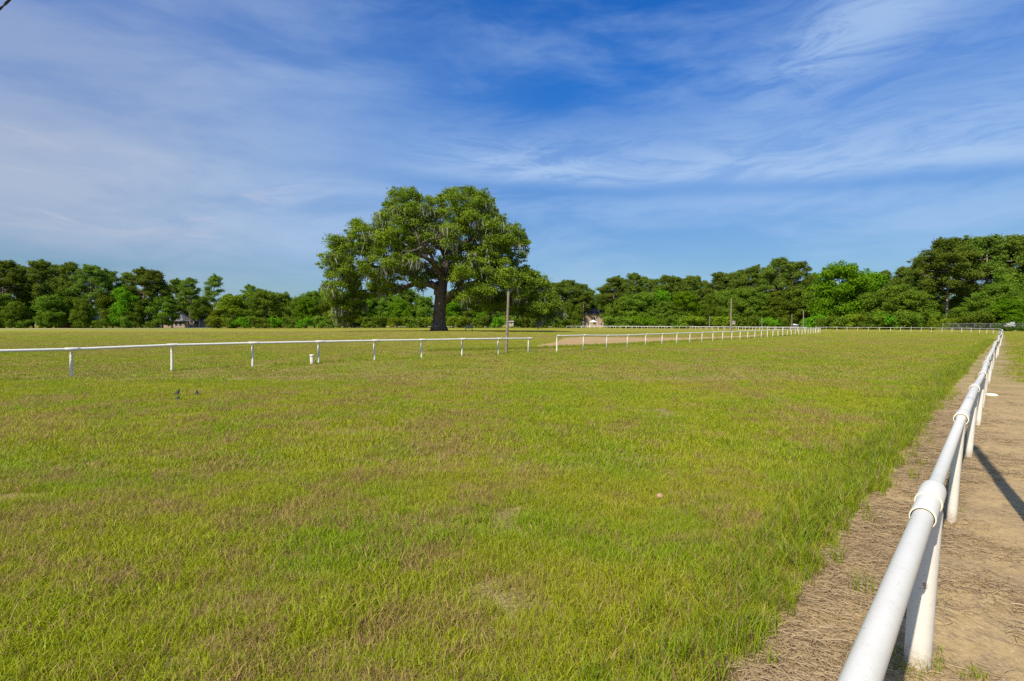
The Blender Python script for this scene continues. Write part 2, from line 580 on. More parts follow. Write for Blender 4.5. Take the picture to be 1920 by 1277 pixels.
# ------------------------------------------------------------------ grass, scattered as real tufts
def tuft_mesh(name, seed, n, radius, h, w, lean, mat, flat=False, seg=3):
    r = np.random.default_rng(seed)
    V, Q, A = [], [], []
    for _ in range(n):
        a = r.uniform(0, 2 * math.pi)
        rr = radius * math.sqrt(r.uniform())
        bx, by = rr * math.cos(a), rr * math.sin(a)
        da = r.uniform(0, 2 * math.pi)
        ln = h * r.uniform(0.45, 1.0)
        wd = w * r.uniform(0.6, 1.15)
        ben = lean * r.uniform(0.2, 1.0)
        k = len(V)
        rv = r.uniform()
        sx, sy = -math.sin(da), math.cos(da)
        turn = r.uniform(-0.6, 0.6)
        if not flat:
            sa = da + r.uniform(-1.2, 1.2)
            sx, sy = -math.sin(sa), math.cos(sa)
        for i in range(seg + 1):
            t = i / seg
            if flat:
                ang = da + turn * t * 1.6
                x = bx + math.cos(ang) * ln * (t - 0.5)
                y = by + math.sin(ang) * ln * (t - 0.5)
                z = 0.004 + 0.009 * r.uniform() * math.sin(math.pi * t) + 0.006 * rv
                ww = wd * (1 - 0.5 * abs(2 * t - 1))
                V += [(x - math.sin(ang) * ww / 2, y + math.cos(ang) * ww / 2, z), (x + math.sin(ang) * ww / 2, y - math.cos(ang) * ww / 2, z + 0.002)]
            else:
                th = ben * (t ** 1.6)
                out = ln * t * math.sin(th)
                z = ln * t * math.cos(th * 0.9)
                ww = wd * (1 - t ** 2.2) + 0.0006
                V += [(bx + math.cos(da) * out - sx * ww / 2, by + math.sin(da) * out - sy * ww / 2, z),
                      (bx + math.cos(da) * out + sx * ww / 2, by + math.sin(da) * out + sy * ww / 2, z)]
        for i in range(seg):
            Q.append((k + 2 * i, k + 2 * i + 1, k + 2 * i + 3, k + 2 * i + 2))
            A.append(rv)
    me = mesh_from(name, V, None, Q, (mat,), True)
    at_ = me.attributes.new('blade', 'FLOAT', 'FACE')
    at_.data.foreach_set('value', np.array(A, dtype=np.float32))
    return me


def scatter(name, label, pts, scl, protos, seed=0):
    """one stuff object: a cloud of points that carries tufts by geometry nodes"""
    col = bpy.data.collections.new(name + "_tufts")
    for i, me in enumerate(protos):
        col.objects.link(bpy.data.objects.new(name + "_tuft", me))
    r = np.random.default_rng(seed)
    n = len(pts)
    me = bpy.data.meshes.new(name)
    me.vertices.add(n)
    me.vertices.foreach_set('co', np.asarray(pts, dtype=np.float32).ravel())
    for nm, val in (('size', scl), ('turn', r.uniform(0, 2 * math.pi, n)), ('tip', r.uniform(-0.12, 0.12, n))):
        a = me.attributes.new(nm, 'FLOAT', 'POINT')
        a.data.foreach_set('value', np.asarray(val, dtype=np.float32))
    a = me.attributes.new('pick', 'INT', 'POINT')
    a.data.foreach_set('value', r.integers(0, len(protos), n).astype(np.int32))
    o = obj(name, me)
    tag(o, label, 'grass', kind='stuff')
    ng = bpy.data.node_groups.new(name + "_scatter", 'GeometryNodeTree')
    ng.interface.new_socket('Geometry', in_out='INPUT', socket_type='NodeSocketGeometry')
    ng.interface.new_socket('Geometry', in_out='OUTPUT', socket_type='NodeSocketGeometry')
    gi = ng.nodes.new('NodeGroupInput')
    go = ng.nodes.new('NodeGroupOutput')
    ci = ng.nodes.new('GeometryNodeCollectionInfo')
    ci.inputs['Collection'].default_value = col
    ci.inputs['Separate Children'].default_value = True
    ci.inputs['Reset Children'].default_value = True
    ip = ng.nodes.new('GeometryNodeInstanceOnPoints')
    ip.inputs['Pick Instance'].default_value = True

    def named(nm, t):
        nd = ng.nodes.new('GeometryNodeInputNamedAttribute')
        nd.data_type = t
        nd.inputs[0].default_value = nm
        return [s for s in nd.outputs if s.enabled and s.name == 'Attribute'][0]
    cx = ng.nodes.new('ShaderNodeCombineXYZ')
    ng.links.new(named('tip', 'FLOAT'), cx.inputs[0])
    ng.links.new(named('turn', 'FLOAT'), cx.inputs[2])
    ng.links.new(gi.outputs[0], ip.inputs['Points'])
    ng.links.new(ci.outputs[0], ip.inputs['Instance'])
    ng.links.new(named('pick', 'INT'), ip.inputs['Instance Index'])
    ng.links.new(cx.outputs[0], ip.inputs['Rotation'])
    ng.links.new(named('size', 'FLOAT'), ip.inputs['Scale'])
    ng.links.new(ip.outputs[0], go.inputs[0])
    md = o.modifiers.new('scatter', 'NODES')
    md.node_group = ng
    return o


def wedge(z0, z1, dens, r, pad=2.0):
    """random points of the ground in the wedge the lens sees between two distances"""
    w = 1.0 * z1 + pad
    n = int((z1 - z0) * 2 * w * dens)
    x = r.uniform(-w, w, n)
    z = r.uniform(z0, z1, n)
    keep = np.abs(x) < 1.0 * z + pad
    return x[keep], z[keep]


edge_v = np.vectorize(edge_x)
fence_v = np.vectorize(fence_x)


def vnoise(x, y, s, seed):
    """cheap smooth value noise"""
    r = np.random.default_rng(seed)
    g = r.uniform(size=(64, 64))
    u, v = x * s, y * s
    iu, iv = np.floor(u).astype(int), np.floor(v).astype(int)
    fu, fv = u - iu, v - iv
    fu, fv = fu * fu * (3 - 2 * fu), fv * fv * (3 - 2 * fv)
    A_ = g[iu % 64, iv % 64]
    B_ = g[(iu + 1) % 64, iv % 64]
    C_ = g[iu % 64, (iv + 1) % 64]
    D_ = g[(iu + 1) % 64, (iv + 1) % 64]
    return (A_ * (1 - fu) + B_ * fu) * (1 - fv) + (C_ * (1 - fu) + D_ * fu) * fv


def in_sand(x, z):
    px = 960 + x / z * F
    py = HOR + F * H / z
    ya = np.array([interp(top_px, p) if 800 < p < 1442 else 0 for p in px])
    yb = np.array([interp(bot_px, p) if 800 < p < 1442 else 0 for p in px])
    return (py > ya) & (py < yb)


near_t = [tuft_mesh("turf_tuft", 10 + i, 24, 0.085, 0.098, 0.0038, 1.0, M_turf) for i in range(5)]
near_t += [tuft_mesh("turf_tuft", 20 + i, 20, 0.10, 0.070, 0.0038, 1.4, M_turf) for i in range(3)]
mid_t = [tuft_mesh("turf_tuft", 30 + i, 36, 0.20, 0.098, 0.0065, 1.05, M_turf) for i in range(5)]
far_t = [tuft_mesh("turf_tuft", 40 + i, 44, 0.50, 0.085, 0.015, 1.25, M_turf_far, seg=2) for i in range(5)]

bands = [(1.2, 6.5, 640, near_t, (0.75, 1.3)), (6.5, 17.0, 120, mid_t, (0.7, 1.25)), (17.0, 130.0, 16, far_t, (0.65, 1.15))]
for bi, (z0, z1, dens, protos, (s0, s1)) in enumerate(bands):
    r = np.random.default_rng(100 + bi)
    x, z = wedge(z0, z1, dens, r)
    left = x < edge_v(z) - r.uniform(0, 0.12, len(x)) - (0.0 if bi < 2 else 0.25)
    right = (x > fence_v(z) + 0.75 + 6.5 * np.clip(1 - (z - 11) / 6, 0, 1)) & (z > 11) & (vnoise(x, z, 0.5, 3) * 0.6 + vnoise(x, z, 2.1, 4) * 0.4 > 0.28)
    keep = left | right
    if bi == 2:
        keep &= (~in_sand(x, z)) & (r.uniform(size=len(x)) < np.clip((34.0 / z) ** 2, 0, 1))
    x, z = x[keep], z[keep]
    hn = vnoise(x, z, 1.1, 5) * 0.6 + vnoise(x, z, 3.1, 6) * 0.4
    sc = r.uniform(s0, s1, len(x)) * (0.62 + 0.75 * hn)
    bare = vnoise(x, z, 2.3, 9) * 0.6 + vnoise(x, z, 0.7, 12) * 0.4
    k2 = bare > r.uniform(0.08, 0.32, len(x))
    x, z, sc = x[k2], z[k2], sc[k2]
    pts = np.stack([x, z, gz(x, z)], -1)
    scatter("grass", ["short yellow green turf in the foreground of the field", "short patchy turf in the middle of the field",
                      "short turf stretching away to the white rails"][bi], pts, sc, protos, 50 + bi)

# taller grass along the edge of the turf beside the path
tall_t = [tuft_mesh("tall_tuft", 60 + i, 26, 0.080, 0.235, 0.0058, 0.80, M_tall, seg=4) for i in range(5)]
r = np.random.default_rng(200)
P, S = [], []
for z0, z1, dens, wid, grow in ((1.0, 9.0, 110, 1.15, 1.0), (9.0, 25.0, 42, 1.3, 1.35), (25.0, 60.0, 11, 1.7, 1.9)):
    n = int((z1 - z0) * dens)
    z = r.uniform(z0, z1, n)
    d = np.abs(r.normal(0, 0.34, n)) * wid
    x = edge_v(z) - d * 1.15 + np.where(r.uniform(size=n) < 0.10, r.exponential(0.14, n), 0.0)
    sz = (1.12 - 0.30 * np.clip(d / wid, 0, 2)) * r.uniform(0.55, 1.1, n) * (0.55 + 0.6 * vnoise(x, z, 0.7, 21)) * grow ** 0.5
    P.append(np.stack([x, z, gz(x, z)], -1))
    S.append(sz)
_lf = [at(px, py) for px, py in ((-380, 737), (-100, 721), (132, 707.5), (321, 695.5), (473, 688), (597, 681.5), (702, 676), (790, 671.5), (866, 668), (934, 664.5), (991, 660.8), (1044, 659.5), (1167, 649.5), (1285, 641), (1403, 634.6), (1500, 628))]
for (x0, z0), (x1, z1) in zip(_lf[:-1], _lf[1:]):
    n = int(math.hypot(x1 - x0, z1 - z0) * 17)
    tt = r.uniform(0, 1, n)
    dd = np.abs(r.normal(0, 0.55, n)) - 0.1
    x, z = x0 + (x1 - x0) * tt - 0.72 * dd, z0 + (z1 - z0) * tt + 0.69 * dd
    k = vnoise(x, z, 0.35, 41) > r.uniform(0.15, 0.7, n)
    P.append(np.stack([x[k], z[k], gz(x[k], z[k])], -1))
    S.append(r.uniform(0.5, 1.0, k.sum()))
for (x0, y0), (x1, y1) in zip(bot_px[:-1], bot_px[1:]):
    n = int(abs(x1 - x0) * 3.0)
    px = r.uniform(x0, x1, n)
    py = np.interp(px, (x0, x1), (y0, y1)) + r.normal(0, 0.55, n) + 0.3
    z = F * H / (py - HOR)
    x = (px - 960) / F * z
    P.append(np.stack([x, z, gz(x, z) + 0.01], -1))
    S.append(r.uniform(0.6, 1.3, n))
scatter("tall_grass", "taller darker grass along the edge of the turf beside the dry path", np.concatenate(P), np.concatenate(S), tall_t, 61)

# dry straw lying on the path
straw_t = [tuft_mesh("straw_tuft", 80 + i, 34, 0.16, 0.13, 0.0036, 0.0, M_straw, flat=True, seg=3) for i in range(5)]
straw_t += [tuft_mesh("straw_tuft", 90 + i, 10, 0.10, 0.055, 0.0032, 1.6, M_straw) for i in range(2)]
r = np.random.default_rng(300)
x, z = wedge(1.0, 14.0, 170, r, 3.0)
k = (x > edge_v(z) - 0.15) & (x < fence_v(z) + 5)
x, z = x[k], z[k]
lf = x < fence_v(z)
dn = vnoise(x, z, 1.3, 31) * 0.6 + vnoise(x, z, 3.7, 32) * 0.4
k = np.where(lf, dn > r.uniform(-0.1, 0.55, len(x)), dn > r.uniform(0.42, 1.05, len(x))) & (r.uniform(size=len(x)) < np.clip(7.5 / z, 0.25, 1))
x, z = x[k], z[k]
scatter("straw", "dry straw and dead grass lying on the path under the near rail", np.stack([x, z, np.full(len(x), 0.012)], -1),
        r.uniform(0.6, 1.25, len(x)), straw_t, 301)
# a few weeds on the path and at the foot of the first post
weed_t = [tuft_mesh("weed_tuft", 95 + i, 14, 0.05, 0.11, 0.0045, 1.3, M_tall) for i in range(3)]
wx_ = np.concatenate([r.uniform(1.9, 2.35, 26), r.uniform(2.0, 9.0, 16)])
wz_ = np.concatenate([r.uniform(2.6, 2.95, 26), r.uniform(3.0, 11.0, 16)])
wx_[26:] = fence_v(wz_[26:]) + r.uniform(-0.5, 1.6, 16)
scatter("weeds", "small green weeds growing at the foot of the nearest post", np.stack([wx_, wz_, np.full(42, 0.01)], -1), r.uniform(0.35, 0.9, 42), weed_t, 302)

# ------------------------------------------------------------------ white rails
M_pvc, nt, b = material("white_pvc")
pos = nt.new('ShaderNodeNewGeometry').outputs['Position']
n1 = nt.noise(pos, 5.0, 6.0, 0.65)
n2 = nt.noise(pos, 26.0, 5.0, 0.7, 1.2)
n3 = nt.noise(nt.mapping(pos, (1, 1, 1), (0, 0, 0), (9, 4, 2)), 11.0, 4.0, 0.75)
c = nt.mix(nt.step(n1, 0.35, 0.7), (0.62, 0.585, 0.495), (0.575, 0.54, 0.45))
c = nt.mix(nt.m('MULTIPLY', nt.step(n2, 0.55, 0.70), 0.40), c, (0.42, 0.37, 0.28))
c = nt.mix(nt.m('MULTIPLY', nt.step(n3, 0.66, 0.72), 0.8), c, (0.22, 0.17, 0.12))
n4 = nt.noise(nt.mapping(pos, (1.2, 1.2, 5)), 3.3, 6.0, 0.72, 1.5)
c = nt.mix(nt.m('MULTIPLY', nt.step(n4, 0.54, 0.72), 0.20), c, (0.40, 0.40, 0.33))
low = nt.step(nt.sep(pos)[2], 0.16, 0.02)
c = nt.mix(nt.m('MULTIPLY', low, nt.step(n2, 0.30, 0.62)), c, (0.33, 0.25, 0.14))
nt.put(b.inputs['Base Color'], c)
nt.put(b.inputs['Roughness'], nt.step(n1, 0.3, 0.7, 0.34, 0.52))
b.inputs['Specular IOR Level'].default_value = 0.45

M_lip = simple("pvc_lip", (0.66, 0.60, 0.45), 0.5, 0.06, 14.0)
M_pvc_cream = simple("cream_pvc", (0.64, 0.605, 0.505), 0.5, 0.05, 3.0, 0.4)
M_pvc_far = simple("white_paint_far", (0.60, 0.575, 0.50), 0.6, 0.05, 1.0)


def resample(pts, step):
    """points a fixed step apart along a smooth curve through pts"""
    P = [np.array(p, float) for p in pts]
    P = [2 * P[0] - P[1]] + P + [2 * P[-1] - P[-2]]
    dense = []
    for i in range(1, len(P) - 2):
        p0, p1, p2, p3 = P[i - 1:i + 3]
        for t in np.linspace(0, 1, 60, endpoint=False):
            dense.append(0.5 * ((2 * p1) + (-p0 + p2) * t + (2 * p0 - 5 * p1 + 4 * p2 - p3) * t * t + (-p0 + 3 * p1 - 3 * p2 + p3) * t ** 3))
    dense.append(P[-2])
    out = [dense[0]]
    acc = 0.0
    for a, b_ in zip(dense[:-1], dense[1:]):
        acc += np.linalg.norm(b_ - a)
        if acc >= step:
            out.append(b_)
            acc = 0.0
    return out


def post_mesh(h, off, r, n, mat, name="post"):
    """post with its foot at the origin and a neck that curves over to the rail at (off, 0, h)"""
    m = MB()
    if abs(off) > 0.07:
        pts = [(0, 0, -0.15), (0, 0, h * 0.5), (0, 0, h - 0.24), (off * 0.08, 0, h - 0.17), (off * 0.38, 0, h - 0.09), (off * 0.8, 0, h - 0.03), (off, 0, h - 0.01)]
        m.tube(pts, [r, r, r, r * 0.98, r * 0.95, r * 0.92, r * 0.9], n)
        if n > 8:
            m.tube([(0, 0, h - 0.27), (0, 0, h - 0.20)], r * 1.14, n)
    else:
        m.tube([(0, 0, -0.15), (off * 0.5, 0, h * 0.5), (off, 0, h - 0.02)], r, n)
    return m.mesh(name, mat, auto=50)


def collar_mesh(n, mat, k=1.0, long=0.19):
    m = MB()
    ro, ri = 0.067 * k, 0.0555 * k
    m.lathe([(ri, -long), (ro - 0.002, -long), (ro, -long + 0.004), (ro, long - 0.004), (ro - 0.002, long), (ri, long)], n, 'X')
    return m.mesh("collar", mat, auto=40)


post_cache, collar_cache = {}, {}


def fence(label, pts, heights, side, off, rad=0.05, n=8, detail=1, mat=None, ext=(0.2, 0.2), seg_rad=None, skip=()):
    """rail on posts: pts are the feet, side = +1 puts the rail to the right of the posts (looking along), -1 to the left"""
    mat = mat or M_pvc
    N = len(pts)
    P = [np.array(p, float) for p in pts]
    base = thing("rail_fence", label, "fence", (P[0][0], P[0][1], 0))
    o0 = Vector((P[0][0], P[0][1], 0))
    rail = []
    for i, p in enumerate(P):
        t = P[min(i + 1, N - 1)] - P[max(i - 1, 0)]
        t /= np.linalg.norm(t)
        nrm = np.array([t[1], -t[0]]) * side
        g = float(gz(*p))
        rp = np.array([*(p + nrm * off), heights[i] + g])
        rail.append(rp)
        a = math.atan2(nrm[1], nrm[0])
        key = (round(heights[i], 2), round(off, 2), rad, n, mat.name)
        if key not in post_cache:
            post_cache[key] = post_mesh(key[0], off, rad, n, mat)
        po = obj("post", post_cache[key], base, Vector((p[0], p[1], g)) - o0, a)
        po.rotation_euler[1] = random.uniform(-0.012, 0.012)
        po.rotation_euler[0] = random.uniform(-0.02, 0.02)
    rr = []
    s = rail[0] - rail[1]
    rr.append(rail[0] + s / np.linalg.norm(s) * ext[0])
    rr += rail
    s = rail[-1] - rail[-2]
    rr.append(rail[-1] + s / np.linalg.norm(s) * ext[1])
    rr = [Vector(q) - o0 for q in rr]
    radii = [rad * 1.06] * len(rr)
    if seg_rad:                                 # pipes of slightly different gauge meet inside the collars
        r2, radii = [rr[0]], [seg_rad[0]]
        for i in range(1, len(rr) - 1):
            a_, b_ = seg_rad[min(i - 1, len(seg_rad) - 1)], seg_rad[min(i, len(seg_rad) - 1)]
            t_ = (rr[i + 1] - rr[i - 1]).normalized() * 0.02
            r2 += [rr[i] - t_, rr[i] + t_]
            radii += [a_, b_]
        rr = r2 + [rr[-1]]
        radii.append(seg_rad[-1])
    m = MB().tube(rr, radii, n + (10 if detail > 1 else 2))
    obj("rail", m.mesh("rail", mat, auto=60), base)
    if detail:
        ck = (n, mat.name, round(rad, 3))
        if ck not in collar_cache:
            collar_cache[ck] = collar_mesh(n + 4, mat, rad / 0.05 * (1.12 if detail > 1 else 1.0))
        for i in range(N):
            if i in skip:
                continue
            t = rail[min(i + 1, N - 1)] - rail[max(i - 1, 0)]
            c_ = obj("collar", collar_cache[ck], base, Vector(rail[i]) - o0)
            c_.rotation_euler = Vector(t).to_track_quat('X', 'Z').to_euler()
    return base, rail


# the near rail on the right: straight, then round the far bend
hgt = [0.90, 0.915, 0.925, 0.93, 0.90, 0.94, 0.92, 0.93, 0.90, 0.94]
feet = [(0.16, 0.62), (2.06, 2.81), (3.85, 4.87), (5.94, 7.25), (7.95, 9.52), (9.85, 11.7), (11.68, 13.8), (13.9, 16.3)]
q = feet[-1]
curve = resample([q, (30.0, 34.6), (60.0, 68.6), (84.5, 97.0), (89.5, 104.5), (92.5, 114.0), (93.5, 125.0), (92.5, 138.0), (89.0, 150.0), (84.5, 160.0)], 3.0)
feet += [tuple(p) for p in curve[1:]]
rj = random.Random(5)
lat = []
for i, p in enumerate(feet):
    if i > 7:
        feet[i] = (p[0] + rj.uniform(-0.06, 0.06), p[1] + rj.uniform(-0.06, 0.06))
hs_ = [hgt[i] if i < len(hgt) else 0.93 + rj.uniform(-0.04, 0.04) for i in range(len(feet))]
near_fence, near_rail = fence("nearest white pipe rail fence running along the dry path and round the far bend", feet, hs_, -1, -0.055, 0.037, 14, 2,
                               seg_rad=[0.040, 0.040, 0.033, 0.043, 0.036, 0.042, 0.037, 0.041, 0.038], skip=(0, 1))
# the two sleeves and lips of the joints close to the lens
o0 = Vector((feet[0][0], feet[0][1], 0))


def joint(i):
    """the long double sleeve nearest the lens, with its open lips"""
    t = Vector(near_rail[i + 1] - near_rail[i - 1]).normalized()
    p = Vector(near_rail[i])
    s1 = MB().lathe([(0.0442, -0.40), (0.0442, -0.50), (0.0475, -0.50), (0.0485, -0.496), (0.0485, 0.0)], 40, 'X')
    s2 = MB().lathe([(0.0487, -0.24), (0.0535, -0.24), (0.055, -0.235), (0.055, -0.01), (0.053, 0.025), (0.047, 0.055), (0.036, 0.07), (0.033, 0.072)], 40, 'X')
    lip1 = MB().lathe([(0.0441, -0.47), (0.0441, -0.504), (0.0478, -0.504), (0.0502, -0.500), (0.0502, -0.488), (0.0486, -0.486)], 40, 'X')
    lip2 = MB().lathe([(0.0490, -0.2435), (0.0540, -0.2435), (0.0562, -0.239), (0.0562, -0.229), (0.0551, -0.227)], 40, 'X')
    for nm, mm, mt in (("collar", s1, M_pvc), ("collar", s2, M_pvc), ("collar_lip", lip1, M_lip), ("collar_lip", lip2, M_lip)):
        o = obj(nm, mm.mesh(nm, mt, auto=35), near_fence, p - o0)
        o.rotation_euler = t.to_track_quat('X', 'Z').to_euler()


joint(1)
# the stout post under it
pm = MB().tube([(0.0, 0, -0.15), (0.03, 0, 0.45), (0.055, 0, 0.80), (0.055, 0, 0.875)], [0.058, 0.058, 0.056, 0.045], 28)
for o in near_fence.children:
    if o.name.startswith('post') and (Vector(o.location).xy - Vector((feet[1][0] - feet[0][0], feet[1][1] - feet[0][1]))).length < 0.05:
        o.data = pm.mesh("post", M_pvc, auto=40)
        o.rotation_euler = (0, 0, 0)
lip_me = MB().lathe([(0.0468, -0.20), (0.0468, -0.243), (0.053, -0.243), (0.0565, -0.237), (0.0565, -0.222), (0.052, -0.220)], 32, 'X').mesh("collar_lip", M_lip, auto=35)
sleeve_me = MB().lathe([(0.0469, -0.10), (0.0469, -0.24), (0.0515, -0.24), (0.0525, -0.236), (0.0525, 0.10), (0.050, 0.13), (0.044, 0.14)], 32, 'X').mesh("collar", M_pvc, auto=40)
for o in near_fence.children:
    if o.name.startswith('collar') and o.data.name.startswith('collar') and o.data.polygons and o.data is collar_cache.get((14, M_pvc.name, 0.037)):
        o.data = sleeve_me
        if (Vector(o.location) + o0 - Vector(near_rail[2])).length < 0.05:
            o.location += Vector(near_rail[3] - near_rail[2]).normalized() * 0.25
for i in range(2, 14):
    t = Vector(near_rail[i + 1] - near_rail[i - 1]).normalized()
    o = obj("collar_lip", lip_me, near_fence, Vector(near_rail[i]) - o0 + (Vector(near_rail[3] - near_rail[2]).normalized() * 0.25 if i == 2 else Vector()))
    o.rotation_euler = t.to_track_quat('X', 'Z').to_euler()

# the rail on the left: two stretches with a gap between them
lf_px = [(-380, 737, 668), (-100, 721, 657), (132, 707.5, 652), (321, 695.5, 644.5), (473, 688, 641), (597, 681.5, 638.7), (702, 676, 636.8), (790, 671.5, 635.5), (866, 668, 634.3), (934, 664.5, 633.5), (991, 660.8, 633)]
feet, hs_ = [], []
for px, py, ty in lf_px:
    p = at(px, py)
    feet.append(p)
    hs_.append(H - (ty - HOR) / F * p[1] - 0.05)
fence("white rail fence on curved posts crossing the left half, ending at the gap", feet, hs_, 1, 0.13, 0.046, 12, 1, M_pvc_cream, ext=(0.3, 0.2))

path2 = []
x_, z_ = 2.86, 35.7
for i in range(32):
    path2.append((x_, z_))
    a = R(39.6 - 4.4 * i / 31)
    x_ += 3.15 * math.sin(a)
    z_ += 3.15 * math.cos(a)
tail = resample([path2[-1], (64.5, 117.5), (66.5, 124.0), (67.0, 132.0), (66.0, 142.0), (63.5, 156.0), (60.5, 170.0), (57.0, 184.0)], 3.1)
feet = path2 + [tuple(p) for p in tail[1:]]
fence("white rail fence beyond the gap, passing in front of the bare sand", feet,
      [0.93 + rj.uniform(-0.02, 0.02) + (0.06 if i < 2 else 0) for i in range(len(feet))], 1, 0.13, 0.046, 8, 1, M_pvc_cream, ext=(0.1, 0.1))

# the far rails
def far_fence(label, ctrl, h, step=3.0):
    f_ = [tuple(p) for p in resample(ctrl, step)]
    fence(label, f_, [h + rj.uniform(-0.02, 0.02) for _ in f_], 1, 0.08, 0.05, 6, 0, M_pvc_far)


far_fence("distant outer white rail fence round the far bend below the right hand trees", [(84.3, 160.6), (77.5, 186.0), (68.0, 212.0), (52.0, 238.0), (28.0, 262.0)], 0.92)
far_fence("distant inner white rail fence starting beyond a gap below the middle trees", [(54.5, 192.0), (43.0, 217.0), (30.0, 240.0), (23.0, 249.0)], 0.92)
far_fence("distant straight white rail fence passing behind the trunk of the oak", [(27.0, 263.5), (0.0, 268.0), (-50.0, 272.0), (-107.0, 273.0)], 0.72)
far_fence("distant low white rail fence in front of the houses on the left", [(-190.0, 128.0), (-131.0, 146.0), (-110.0, 165.0), (-98.5, 186.0)], 0.50)

# ------------------------------------------------------------------ small things
M_wood = simple("weathered_wood", (0.20, 0.165, 0.125), 0.9, 0.25, 9.0, 0.1, 0.5, 60.0)
M_wood_l = simple("pale_weathered_wood", (0.34, 0.30, 0.23), 0.9, 0.2, 9.0, 0.1, 0.4, 60.0)
M_dark = simple("dark_metal", (0.03, 0.04, 0.035), 0.5, 0.2, 5.0)
M_black = simple("black_plumage", (0.012, 0.012, 0.014), 0.55, 0.3, 30.0, 0.4)
M_hole = simple("hole", (0.01, 0.008, 0.006), 0.9, 0.1)


def pole(label, px, py, h, r, lean=(0, 0), taper=0.8):
    x, z = at(px, py)
    n = 9
    pts = [(lean[0] * t / n, lean[1] * t / n, -0.3 + (h + 0.3) * t / n) for t in range(n + 1)]
    m = MB().tube(pts, [r * (1 - (1 - taper) * t / n) for t in range(n + 1)], 14)
    return tag(obj("wooden_pole", m.mesh("wooden_pole", M_wood, auto=40), None, (x, z, float(gz(x, z)))), label, "pole", "wooden poles around the track")


def nest_box(label, loc, s, rotz):
    t = thing("nest_box", label, "nest box", loc, rotz, "nest boxes on poles")
    m = MB().box((-0.5 * s, -0.45 * s, 0), (0.5 * s, 0.45 * s, 1.0 * s))
    obj("box", m.mesh("box", M_wood_l), t)
    m = MB()
    m.add([(-0.62 * s, -0.62 * s, 1.003 * s), (0.62 * s, -0.62 * s, 1.003 * s), (0.62 * s, 0.55 * s, 1.15 * s), (-0.62 * s, 0.55 * s, 1.15 * s),
           (-0.62 * s, -0.62 * s, 1.08 * s), (0.62 * s, -0.62 * s, 1.08 * s), (0.62 * s, 0.55 * s, 1.24 * s), (-0.62 * s, 0.55 * s, 1.24 * s)],
          [(0, 3, 2, 1), (4, 5, 6, 7), (0, 1, 5, 4), (1, 2, 6, 5), (2, 3, 7, 6), (3, 0, 4, 7)])
    obj("roof", m.mesh("roof", M_wood_l), t)
    m = MB().tube([(0, -0.46 * s, 0.62 * s), (0, -0.40 * s, 0.62 * s)], 0.13 * s, 14)
    obj("entrance_hole", m.mesh("entrance_hole", M_hole), t)
    return t


pole("grey weathered wooden pole beside the left rail fence, carrying a nest box", 949, 661, 3.78, 0.085, (0.15, 0.0), 0.9)
x, z = at(949, 661)
nest_box("pale wooden nest box on the pole beside the left rail fence", (x + 0.30, z - 0.02, 1.62), 0.28, R(8))
pole("tall pale pole with a nest box in front of the middle distance trees", 1370, 620.2, 8.7, 0.24, (0.1, 0), 0.6)
x, z = at(1370, 620.2)
nest_box("pale wooden nest box low on the tall pole near the trees", (x + 0.70, z - 0.05, 1.75), 0.72, R(-5))
pole("thin bare pole standing by the far bend, taller of a close pair", 1506, 617.5, 6.6, 0.17)
pole("thin bare pole standing by the far bend, shorter of a close pair", 1484.5, 617.0, 5.3, 0.15)
pole("short slim post in front of the dark trees left of the tall pole", 1330, 617.0, 4.7, 0.17)
pole("short slim post in front of the trees right of the tall pole", 1428.5, 617.0, 4.4, 0.14)

# a pole out of view on the right throws its shadow over the path
shadow_tip = np.array((6.57, 7.98))
ph = 5.0
pb = shadow_tip - np.array((0.54, 0.84)) * ph / math.tan(SUN_EL)
m = MB().tube([(0, 0, -0.3), (0, 0, ph * 0.5), (0.03, 0, ph)], [0.066, 0.062, 0.055], 14)
tag(obj("wooden_pole", m.mesh("wooden_pole", M_wood, auto=40), None, (pb[0], pb[1], 0)), "wooden pole whose diagonal shadow falls across the dry path", "pole", "wooden poles around the track")

# the capped white pipe standing by the left rail
x, z = at(584.5, 683)
t = thing("pipe_stub", "short capped white pipe standing in the turf beside the left rail fence", "pipe", (x, z, 0))
m = MB().lathe([(0.085, -0.1), (0.085, 0.37)], 24)
obj("pipe", m.mesh("pipe", M_pvc, auto=40), t)
m = MB().lathe([(0.098, 0.34), (0.102, 0.345), (0.102, 0.41), (0.096, 0.425), (0.04, 0.432), (0.0, 0.433)], 24)
obj("cap", m.mesh("cap", M_pvc, auto=40), t)

# domed white lid lying on the path
x, z = at(1862, 743)
m = MB().lathe([(0.125, 0.0), (0.125, 0.014), (0.112, 0.03), (0.08, 0.044), (0.04, 0.05), (0.0, 0.051)], 28)
tag(obj("lid", m.mesh("lid", M_lip, auto=50), None, (x, z, 0.016)), "round white lid lying on the dry path behind the near rail posts", "lid")

# pale mushroom in the turf
M_mush = simple("mushroom_skin", (0.36, 0.215, 0.12), 0.7, 0.15, 40.0)
x, z = at(1240, 942)
t = thing("mushroom", "small pale orange mushroom standing in the turf", "mushroom", (x, z, -0.03), 0.4)
m = MB().lathe([(0.012, 0.0), (0.010, 0.05), (0.011, 0.075)], 12)
obj("stem", m.mesh("stem", M_lip, True), t)
m = MB().lathe([(0.010, 0.070), (0.030, 0.066), (0.036, 0.072), (0.033, 0.088), (0.020, 0.101), (0.0, 0.105)], 18)
obj("cap", m.mesh("cap", M_mush, True), t)

